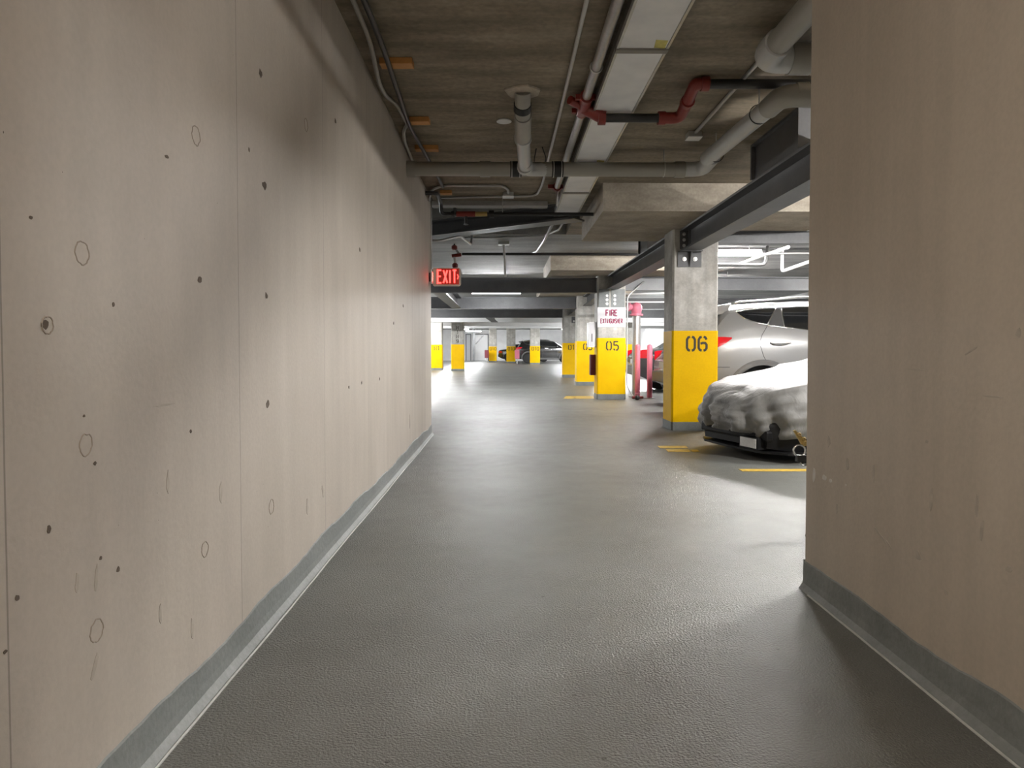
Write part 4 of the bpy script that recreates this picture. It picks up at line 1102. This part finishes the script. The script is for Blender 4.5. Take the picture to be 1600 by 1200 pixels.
def wheel(parent, x, y, s, r=0.35, w=0.23):
    """y: outer face position, s: side sign"""
    t = MB()
    t.lathe([(r * .62, 0), (r * .66, .0), (r * .93, .0), (r, .03), (r, w - .03), (r * .93, w), (r * .6, w)], (x, y, r), (0, -s, 0), 32)
    to = t.build('tyre', 'tyre', parent, 'auto')
    rim = MB()
    rim.lathe([(r * .66, .012), (r * .70, .004), (r * .70, .03), (r * .60, .05), (r * .58, .12)], (x, y, r), (0, -s, 0), 32)
    for k in range(5):
        a = 2 * PI * k / 5 + .3
        for da in (-.13, .13):
            c0 = Vector((x + math.cos(a) * r * .12, y - s * .03, r + math.sin(a) * r * .12))
            c1 = Vector((x + math.cos(a + da) * r * .66, y - s * .018, r + math.sin(a + da) * r * .66))
            rim.tube([c0, c1], [.03, .02], 6)
    rim.lathe([(r * .2, .02), (r * .2, .06)], (x, y, r), (0, -s, 0), 16)
    rim.build('rim', 'alloy', to, 'auto')
    return to

SUV = dict(L=4.70, W=1.88, xr=1.0, kr=.13, xf=3.7, kf=.20,
    vert=[(.2, .90), (.32, .955), (.5, .985), (.7, 1.0), (.95, 1.0), (1.10, .988), (1.135, .975), (1.17, .955), (1.30, .915), (1.50, .815), (1.70, .70)],
    top=[(0, .98), (.03, 1.06), (.10, 1.14), (.38, 1.53), (.48, 1.59), (.9, 1.65), (1.5, 1.69), (2.2, 1.68), (2.75, 1.60), (3.0, 1.46), (3.5, 1.14), (3.7, 1.08), (4.3, .98), (4.58, .86), (4.70, .70)],
    bot=[(0, .45), (.35, .30), (.6, .26), (4.1, .26), (4.5, .28), (4.7, .36)])

def build_suv(label, loc, rz, paint, name='suv', rim_detail=True, group=None):
    car = Car(SUV)
    t = thing(name, label, 'car', loc, rz, group)
    wx = (.86, 3.58); r = .36
    b = car.body().build('body', paint, t, True)
    cut_arches(b, car, [(x, r + .02) for x in wx], r + .055)
    for s in (-1, 1):
        xs = [.56, .60, .66, .74, .84, .94, 1.02, 1.09]
        zhi = [1.515, 1.525, 1.532, 1.54, 1.55, 1.557, 1.562, 1.565]
        zlo = [1.505, 1.465, 1.42, 1.385, 1.36, 1.345, 1.445, 1.555]
        zlo = [1.505, 1.47, 1.425, 1.39, 1.362, 1.345, 1.46, 1.558]
        car.side_patch(xs, zlo, zhi, s, .005).build('quarter_window', 'car_glass', t, 'auto')
        car.side_line([(.55, 1.51), (.60, 1.462), (.66, 1.415), (.74, 1.38), (.84, 1.352), (.945, 1.335)], s, .006, .005).build('chrome_strip', 'chrome', t, True)
        car.side_line([(.55, 1.515), (.74, 1.552), (1.1, 1.578), (1.6, 1.59), (2.2, 1.575), (2.6, 1.53)], s, .007, .005).build('chrome_strip', 'chrome', t, True)
        car.side_line([(.945, 1.335), (1.1, 1.57)], s, .008, .006).build('pillar_trim', 'chrome', t, True)
        xs = [.97, 1.03, 1.10, 1.16]
        car.side_patch(xs, [1.33, 1.325, 1.318, 1.312], [1.36, 1.455, 1.56, 1.562], s, .004).build('door_pillar', 'car_plastic', t, 'auto')
        xs = [1.17, 1.25, 1.4, 1.6, 1.75, 1.85]
        car.side_patch(xs, [1.308, 1.295, 1.275, 1.255, 1.245, 1.24], [1.566, 1.572, 1.58, 1.582, 1.58, 1.575], s, .005).build('rear_door_window', 'car_glass', t, 'auto')
        xs = [1.93, 2.1, 2.3, 2.5, 2.65, 2.85, 3.0]
        car.side_patch(xs, [1.235, 1.23, 1.22, 1.21, 1.20, 1.19, 1.185], [1.57, 1.565, 1.555, 1.52, 1.455, 1.32, 1.20], s, .005).build('front_door_window', 'car_glass', t, 'auto')
        car.side_line([(1.17, 1.30), (1.175, 1.565)], s, .006, .006).build('chrome_strip', 'chrome', t, True)
        car.side_line([(.945, 1.325), (1.2, 1.295), (1.6, 1.25), (2.2, 1.225), (3.0, 1.18)], s, .007, .006).build('chrome_strip', 'chrome', t, True)
        car.side_line([(.945, 1.325), (.86, 1.2), (.81, 1.09), (.86, .92), (.92, .80)], s, .004, .0).build('door_seam', 'car_plastic', t, True)
        car.side_line([(1.9, 1.24), (1.92, .9), (1.9, .42)], s, .004, .0).build('door_seam', 'car_plastic', t, True)
        car.side_line([(2.95, 1.16), (3.0, .8), (3.0, .55)], s, .004, .0).build('door_seam', 'car_plastic', t, True)
        for hx in (.95, 2.05):
            car.side_patch([hx, hx + .05, hx + .15, hx + .25, hx + .28], [1.085, 1.065, 1.055, 1.075, 1.085], [1.10, 1.105, 1.11, 1.105, 1.095], s, .03, 3, .02).build('door_handle', 'chrome', t, 'auto')
        car.side_patch([.005, .08, .17, .26, .36, .45], [.95, .965, .99, 1.03, 1.08, 1.145], [1.13, 1.155, 1.165, 1.17, 1.17, 1.163], s, .012, 4, .02).build('tail_lamp', 'tail_red', t, 'auto')
        car.side_patch([4.15, 4.3, 4.45, 4.6], [.78, .74, .70, .68], [.84, .86, .84, .78], s, .01, 4, .02).build('head_lamp', 'headlamp', t, 'auto')
        car.side_line([(.02, .76), (.42, .76)], s, .004, .0).build('bumper_seam', 'car_plastic', t, True)
        for cx in wx:                                  # flared arch trims
            v, f = [], []
            N_ = 22
            for i in range(N_ + 1):
                a = R(-8 + 196 * i / N_)
                for rr, oo in ((r + .05, -.05), (r + .05, .016), (r + .10, .020), (r + .125, .002), (r + .125, -.05)):
                    x, z = cx + math.cos(a) * rr, r + .02 + math.sin(a) * rr
                    v.append((x, s * (car.side(min(max(x, 0), 4.7), z) + oo), z))
            for i in range(N_):
                for j in range(4): f.append((i * 5 + j, (i + 1) * 5 + j, (i + 1) * 5 + j + 1, i * 5 + j + 1))
            MB().add(v, f).build('arch_trim', 'clad_grey', t, 'auto')
            wheel(t, cx, s * (car.plan(cx) - .015), s, r)
        car.side_patch([1.36, 1.8, 2.4, 3.08], [.27] * 4, [.40, .40, .40, .40], s, .012, 2, .02).build('sill_trim', 'clad_grey', t, 'auto')
        MB().tube([(.55, s * .60, 1.63), (.65, s * .615, 1.66), (1.5, s * .63, 1.725), (2.3, s * .615, 1.705), (2.45, s * .60, 1.665)], .014, 8).build('roof_rail', 'chrome', t, True)
        m_ = thing_part = MB().lathe([(.02, 0), (.09, .03), (.10, .10), (.07, .17), (.01, .18)], (2.95, s * .92, 1.20), (0, s, .1), 16)
        m_.build('door_mirror', paint, t, 'auto')
    car.top_patch(.10, .38, .70, .58).build('rear_window', 'car_glass', t, 'auto')
    car.top_patch(2.78, 3.46, .58, .72).build('windscreen', 'car_glass', t, 'auto')
    sp_ = MB(); sp_.extrude([(.19, -.56, 1.545), (.19, .56, 1.545), (.44, .62, 1.605), (.52, .62, 1.625), (.52, -.62, 1.625), (.44, -.62, 1.605)], (0, 0, .022))
    for s in (-1, 1): sp_.extrude([(.20, s * .56, 1.55), (.34, s * .60, 1.48), (.46, s * .635, 1.51), (.50, s * .63, 1.62)], (0, s * .02, 0))
    sp_.build('roof_spoiler', paint, t)
    MB().box(-.03, .10, -.80, .80, .46, .72).build('rear_bumper', 'clad_grey', t, bevel=.03)
    MB().box(-.012, .004, -.16, .16, .82, .94).build('number_plate', 'plate_white', t)
    MB().box(4.62, 4.72, -.62, .62, .36, .62).build('front_grille', 'car_plastic', t, bevel=.02)
    MB().tube([(.62, .0, 1.62), (.42, .0, 1.80)], .004, 6).build('aerial', 'pipe_black', t)
    return t

SY = 9.42                                    # near side of the silver car
build_suv('silver SUV parked behind the column marked 06', (2.62, SY + .94, 0), 0, 'silver_paint', 'silver_suv')

HATCH = dict(L=4.2, W=1.76, xr=.8, kr=.12, xf=3.3, kf=.20,
    vert=[(.15, .90), (.3, .96), (.6, 1.0), (.85, .99), (.95, .96), (1.1, .90), (1.3, .80), (1.5, .68)],
    top=[(0, .80), (.04, .92), (.2, 1.06), (.6, 1.34), (.8, 1.41), (1.5, 1.47), (2.1, 1.42), (2.4, 1.30), (3.0, .98), (3.9, .82), (4.15, .66), (4.2, .55)],
    bot=[(0, .40), (.3, .26), (.5, .22), (3.7, .22), (4.1, .25), (4.2, .32)])
SEDAN = dict(L=4.5, W=1.80, xr=.9, kr=.12, xf=3.5, kf=.20,
    vert=[(.15, .90), (.3, .96), (.6, 1.0), (.85, .99), (.95, .96), (1.1, .90), (1.3, .78), (1.5, .66)],
    top=[(0, .82), (.04, .96), (.5, 1.02), (.65, 1.05), (1.15, 1.36), (1.4, 1.42), (1.9, 1.45), (2.4, 1.40), (2.65, 1.29), (3.25, .98), (4.15, .82), (4.42, .66), (4.5, .55)],
    bot=[(0, .40), (.3, .26), (.5, .22), (4.0, .22), (4.4, .25), (4.5, .32)])
def build_car(label, loc, rz, paint, spec, name, win, rear_glass, wind, wx, group=None, lamp_z=(.72, .86)):
    car = Car(spec); L = spec['L']
    t = thing(name, label, 'car', loc, rz, group)
    r = .32
    b = car.body().build('body', paint, t, True)
    cut_arches(b, car, [(x, r + .01) for x in wx], r + .05)
    for s in (-1, 1):
        for k, (xs, lo_, hi_) in enumerate(win):
            car.side_patch(xs, lo_, hi_, s, .005).build('side_window', 'car_glass', t, 'auto')
        car.side_patch([.01, .08, .16, .24, .30], [lamp_z[0]] * 5, [lamp_z[1], lamp_z[1] + .02, lamp_z[1] + .02, lamp_z[1], lamp_z[0] + .04], s, .012, 3, .02).build('tail_lamp', 'tail_red', t, 'auto')
        car.side_patch([L - .5, L - .35, L - .2, L - .08], [.64, .60, .57, .56], [.70, .71, .69, .62], s, .01, 3, .02).build('head_lamp', 'headlamp', t, 'auto')
        car.side_line([(L * .5, .98), (L * .5, .4)], s, .004, 0).build('door_seam', 'car_plastic', t, True)
        for cx in wx: wheel(t, cx, s * (car.plan(cx) - .012), s, r, .2)
        MB().lathe([(.02, 0), (.07, .02), (.08, .08), (.05, .14), (.01, .15)], (L * .62, s * spec['W'] * .48, 1.0), (0, s, .1), 14).build('door_mirror', paint, t, 'auto')
    car.top_patch(*rear_glass).build('rear_window', 'car_glass', t, 'auto')
    car.top_patch(*wind).build('windscreen', 'car_glass', t, 'auto')
    MB().box(-.05, .09, -.72, .72, .40, .60).build('rear_bumper', 'car_plastic', t, bevel=.025)
    MB().box(-.016, .004, -.26, .26, .66, .77).build('number_plate', 'plate_white', t)
    return t
hatch_win = [([.62, .75, .95, 1.15], [1.05, .98, .97, .965], [1.20, 1.28, 1.34, 1.355], ), ([1.22, 1.5, 1.8], [.96, .955, .95], [1.36, 1.365, 1.36]), ([1.88, 2.1, 2.3, 2.6], [.95, .945, .94, .935], [1.355, 1.33, 1.25, 1.08])]
sedan_win = [([1.12, 1.3, 1.5, 1.68], [1.10, .99, .985, .98], [1.22, 1.30, 1.335, 1.345]), ([1.76, 2.0, 2.3, 2.6, 2.9], [.975, .97, .965, .96, .955], [1.35, 1.345, 1.31, 1.22, 1.06])]
hy = 12.7
build_car('dark hatchback whose rear corner shows left of the column marked 06', (P(1021, 560, Y=hy - .88).x + .36, hy, 0), 0, 'dark_paint', HATCH, 'hatchback', hatch_win, (.2, .62, .62, .56), (2.42, 2.98, .56, .66), (.72, 3.42), lamp_z=(.80, .96))
build_car('dark saloon with red tail lamp parked behind the pink bollards', (P(1001, 560, Y=15.9).x, 16.85, 0), 0, 'dark_paint', SEDAN, 'saloon', sedan_win, (.66, 1.14, .62, .55), (2.68, 3.2, .56, .66), (.8, 3.6), lamp_z=(.80, .97))
# far cars
q = P(812, 568, Z=0)
vy = 51.0
build_suv('black SUV parked far off behind the far columns', (P(806.5, 560, Y=vy - .9).x, vy + .4, 0), 0, 'black_paint', 'black_suv')
q = P(776, 566, Z=0)
build_car('small dark sedan far off between two far columns', (P(777, 560, Y=56).x + .1, 57.0, 0), 0.0, 'black_paint', SEDAN, 'sedan', sedan_win, (.66, 1.14, .62, .55), (2.68, 3.2, .56, .66), (.8, 3.6))
build_car('dark car showing only a wheel behind the column stencilled N1', (P(673, 560, Y=36).x - 4.15, 36.6, 0), 0.0, 'black_paint', SEDAN, 'sedan', sedan_win, (.66, 1.14, .62, .55), (2.68, 3.2, .56, .66), (.8, 3.6))

# ------------------------------------------------------------------ covered car
def covered_car():
    t = thing('covered_car', 'low black car under a crumpled grey cover in the near bay', 'car', (2.06, 6.62, 0), R(17))
    L = 4.3; hw = .90
    top = [(0, .54), (.05, .62), (.18, .68), (.5, .745), (1.0, .80), (1.25, .84), (1.75, 1.14), (2.1, 1.22), (2.6, 1.20), (3.3, .98), (3.9, .92), (4.2, .85), (4.3, .70)]
    N_ = 240
    out = []
    for i in range(N_):
        a = 2 * PI * i / N_
        ca, sa = math.cos(a), math.sin(a)
        ex = 2 / 3.4
        x = L / 2 - L / 2 * math.copysign(abs(ca) ** ex, ca)
        y = hw * math.copysign(abs(sa) ** (2 / 3.0), sa)
        out.append((x, y))
    # arc length for fold phase
    ph = [0.0]
    for i in range(1, N_): ph.append(ph[-1] + math.hypot(out[i][0] - out[i - 1][0], out[i][1] - out[i - 1][1]))
    rnd = random.Random(5)
    cs = [(rnd.uniform(7, 30), rnd.uniform(0, 6.28), rnd.uniform(.4, 1)) for _ in range(7)]
    def fold(s): return sum(a * math.sin(k * s + p) for k, p, a in cs) / 2.6
    rings = []
    vr = 14
    for j in range(vr + 1):
        v = j / vr                                  # 0 hem, 1 edge of the top
        ring = []
        for i, (x, y) in enumerate(out):
            xi = min(max(x, 0), L)
            ze = smooth_prof(top, xi, .08) - .05 * (1 - .3 * abs(y) / hw)
            if xi > 1.1: ze = min(ze, .86 + .02 * math.sin(3 * xi))
            hem = .205 + .03 * math.sin(ph[i] * 3.1 + 1.0) + .025 * math.sin(ph[i] * 7.3) + .03 * min(1, max(0, x - .4))
            z = hem + (ze - hem) * v
            fw = (1 - v) ** .8
            bulge = .035 * math.sin(PI * min(1, v * 1.1)) - .03 * (1 - v) ** 2
            amp = .062 * fw + .008
            cx_, cy_ = L / 2, 0
            nx, ny = (x - L / 2) / (L / 2) ** 2.0, y / hw ** 2
            # outward normal of the outline
            x0, y0 = out[i - 1]; x1, y1 = out[(i + 1) % N_]
            tx, ty = x1 - x0, y1 - y0
            ln = math.hypot(tx, ty) or 1
            nx, ny = ty / ln, -tx / ln
            if nx * (x - L / 2) + ny * y < 0: nx, ny = -nx, -ny
            d = bulge + amp * fold(ph[i] + .05 * math.sin(6 * v)) - .05 * v ** 3
            crump = .018 * math.sin(23 * v + 5 * ph[i]) * math.sin(9 * ph[i] + 4 * v)
            ring.append((x + nx * (d + crump), y + ny * (d + crump), z))
        rings.append(ring)
    # top surface rings
    last = rings[-1]
    tr = 10
    for j in range(1, tr + 1):
        s = 1 - j / tr
        ring = []
        for i, (lx, ly, lz) in enumerate(last):
            y = ly * s
            xi = min(max(lx, 0), L)
            hz = smooth_prof(top, xi, .08) - .02 + .006 * math.sin(9 * xi + 3 * y) + .005 * math.sin(17 * y + 4 * xi)
            k = 1 - s ** 2.2
            z = lz + (hz - lz) * k
            xx = lx + (L / 2 - lx) * .06 * (1 - s)
            ring.append((xx, y, z))
        rings.append(ring)
    v = [p for r_ in rings for p in r_]
    f = []
    for j in range(len(rings) - 1):
        for i in range(N_):
            f.append((j * N_ + i, j * N_ + (i + 1) % N_, (j + 1) * N_ + (i + 1) % N_, (j + 1) * N_ + i))
    co = MB().add(v, f).build('cover', 'cover_cloth', t, True, recalc=True)
    # lower body
    S = dict(L=3.95, W=1.46, xr=.8, kr=.30, xf=3.3, kf=.2, vert=[(.08, .93), (.2, .97), (.4, 1.0), (.8, .9)],
             top=[(0, .40), (.3, .48), (4.1, .5)], bot=[(0, .12), (.25, .09), (.6, .09), (3.7, .12), (4.1, .25)])
    c2 = Car(S)
    b = c2.body().build('lower_body', 'car_black', t, True)
    b.location = (.13, 0, 0)
    cut_arches(b, c2, [(.85, .31), (3.3, .31)], .36)
    MB().box(.10, .18, -.52, .52, .18, .28).build('bumper_bar', 'car_black', t, bevel=.02)
    MB().extrude([(.22, -.66, .075), (.10, -.45, .075), (.06, 0, .075), (.10, .45, .075), (.22, .66, .075), (.5, .72, .075), (.5, -.72, .075)], (0, 0, .02)).build('front_splitter', 'car_black', t)
    MB().box(.055, .062, -.43, -.20, .115, .20).build('number_plate', 'plate_white', t, bevel=.003)
    MB().box(.062, .16, -.45, -.18, .105, .21).build('plate_holder', 'car_black', t)
    for s in (-1, 1):
        for cx in (.98, 3.43): wheel(t, cx, s * .725, s, .31, .2)
    return t
covered_car()

# ================================================================== SMALL THINGS ON THE FLOOR AND FAR END
def floor_patch(label, pxs, mat, name='floor_marking', h=.0025, cat='floor marking', group='yellow floor markings'):
    pts = [tuple(P(x, y, Z=0)) for x, y in pxs]
    o = MB().extrude([(p[0], p[1], 0.0004) for p in pts], (0, 0, h)).build(name, mat)
    return tag(o, label, cat, group)
a_ = P(1157, 735, Z=0)
o = MB().box(a_.x, 6.8, a_.y - .05, a_.y + .05, .0004, .003).build('stall_line', 'line_yellow')
tag(o, 'yellow painted stall line on the floor beside the covered car', 'stall line')
o = MB().box(B06.x + .9, 7.0, 11.34, 11.44, .0004, .003).build('stall_line', 'line_yellow')
tag(o, 'yellow painted stall line beyond the silver car', 'stall line')
for k, (x0, x1, y0, y1) in enumerate(((1027, 1072, 697, 700.5), (1040, 1076, 702.5, 706), (1078, 1090, 703, 706))):
    floor_patch('worn yellow paint bar before the column marked 06, %s of three' % ['farthest', 'nearest', 'rightmost'][k], [(x0, y0), (x1, y0), (x1 + 3, y1), (x0 + 4, y1)], 'line_yellow')
for k, (x0, x1, y0, y1) in enumerate(((884, 898, 619, 623), (899, 927, 619, 623))):
    floor_patch('%s worn yellow paint bar on the floor by the column marked 05' % ['left', 'right'][k], [(x0, y0), (x1, y0), (x1 + 2, y1), (x0 - 4, y1)], 'line_yellow')
pb = [P(x, y, Z=0) for x, y in ((1153, 695), (1187, 708), (1212, 708), (1176, 694))]
o = MB().extrude([(p.x, p.y, .001) for p in pb], (0, 0, .02)).build('floor_board', 'cardboard')
tag(o, 'thin flat board lying on the floor under the covered car', 'board')

# brass hasp, ring and padlock beyond the right wall edge
hy = 3.7
hp = P(1250, 700, Y=hy)
t = thing('locking_post', 'brass hasp, chrome ring and padlock poking out past the right wall edge', 'locking post', (hp.x + .13, hy, 0))
MB().lathe([(.09, 0), (.09, .012), (.03, .014), (.03, .62), (.024, .64)], (0, 0, 0), (0, 0, 1), 18).build('post', 'pipe_black', t, 'auto')
def W(px, py, dy=0): 
    q = P(px, py, Y=hy + dy); return Vector((q.x - t.location.x, dy, q.z))
MB().extrude([W(1240, 673), W(1243, 672), W(1251, 680), W(1262, 690), W(1262, 697), W(1254, 697)], (0, .012, 0)).build('hasp', 'brass', t)
for px, py in ((1249, 679), (1256, 686), (1258, 692)):
    MB().ring(W(px, py, -.004), (0, 1, 0), .008, .003, 14, 6).build('hasp_eye', 'brass', t, True)
MB().tube([W(1254, 693), Vector((0, 0, W(1262, 690).z))], .008, 8).build('hasp_arm', 'brass', t)
MB().ring(W(1249, 704, -.004), (.15, 1, 0), .030, .005, 24, 8).build('ring', 'chrome', t, True)
lk = W(1254, 716)
MB().box(lk.x - .035, lk.x + .02, -.016, .016, lk.z - .018, lk.z + .018).build('padlock_body', 'pipe_black', t, bevel=.004)
MB().ring(lk + Vector((.01, 0, -.018)), (0, 1, 0), .022, .004, 20, 6).build('shackle', 'chrome', t, True)
MB().tube([lk, Vector((0, 0, lk.z + .04))], .006, 8).build('chain_bar', 'pipe_steel', t)

# far wall doors and red boxes
def far_door(label, px0, px1, z1, y, mat='door_grey', n=1):
    x0, x1 = P(px0, 550, Y=y).x, P(px1, 550, Y=y).x
    o = MB().box(x0, x1, y - .06, y, .0, z1).build('door_%d' % n, mat); struct(o)
    MB().box(x0 - .09, x0, y - .1, y, 0, z1 + .09).build('door_jamb', 'door_frame', o)
    MB().box(x1, x1 + .09, y - .1, y, 0, z1 + .09).build('door_jamb', 'door_frame', o)
    MB().box(x0, x1, y - .1, y, z1, z1 + .09).build('door_head', 'door_frame', o)
    MB().box(x1 - .18, x1 - .12, y - .12, y - .06, .98, 1.06).build('door_handle', 'pipe_steel', o)
    return o
far_door('', 741, 762, 2.3, YMAX, 'white_enamel', 1)
far_door('', 729, 735, 2.3, YMAX, 'door_grey', 2)
q = P(730, 520, Y=60.5)
o = MB().extrude([(P(742, 536, Y=60).x, 60, P(742, 538, Y=60).z), (P(754, 527, Y=60).x, 60, P(754, 524, Y=60).z), (P(756, 527, Y=60).x, 60, P(756, 524, Y=60).z), (P(744, 536, Y=60).x, 60, P(744, 538, Y=60).z)], (0, .1, 0)).build('diagonal_brace', 'steel_paint')
tag(o, 'dark diagonal brace before the far wall', 'brace')
o = MB().box(P(740.5, 550, Y=60).x - .1, P(740.5, 550, Y=60).x + .1, 60, 60.15, 0, CEIL).build('steel_post', 'steel_paint')
tag(o, 'dark steel post before the far wall', 'post')
def red_box(label, px, y, mat):
    q = P(px, 554, Y=y); x = q.x
    t = thing('hose_box', label, 'hose box', (x, y, 0), 0, 'red boxes by the far columns')
    MB().box(-.16, .16, -.1, .1, .35, .95).build('cabinet', mat, t, bevel=.01)
    MB().box(-.13, .13, -.11, -.1, .38, .92).build('door', mat, t)
    MB().box(-.03, .03, -.03, .03, 0, .36).build('stand', 'pipe_steel', t)
red_box('dark red hose box left of the leftmost far column', 760.5, 54, 'maroon')
red_box('pink hose box between the far columns', 808, 49.0, 'pink_paint')
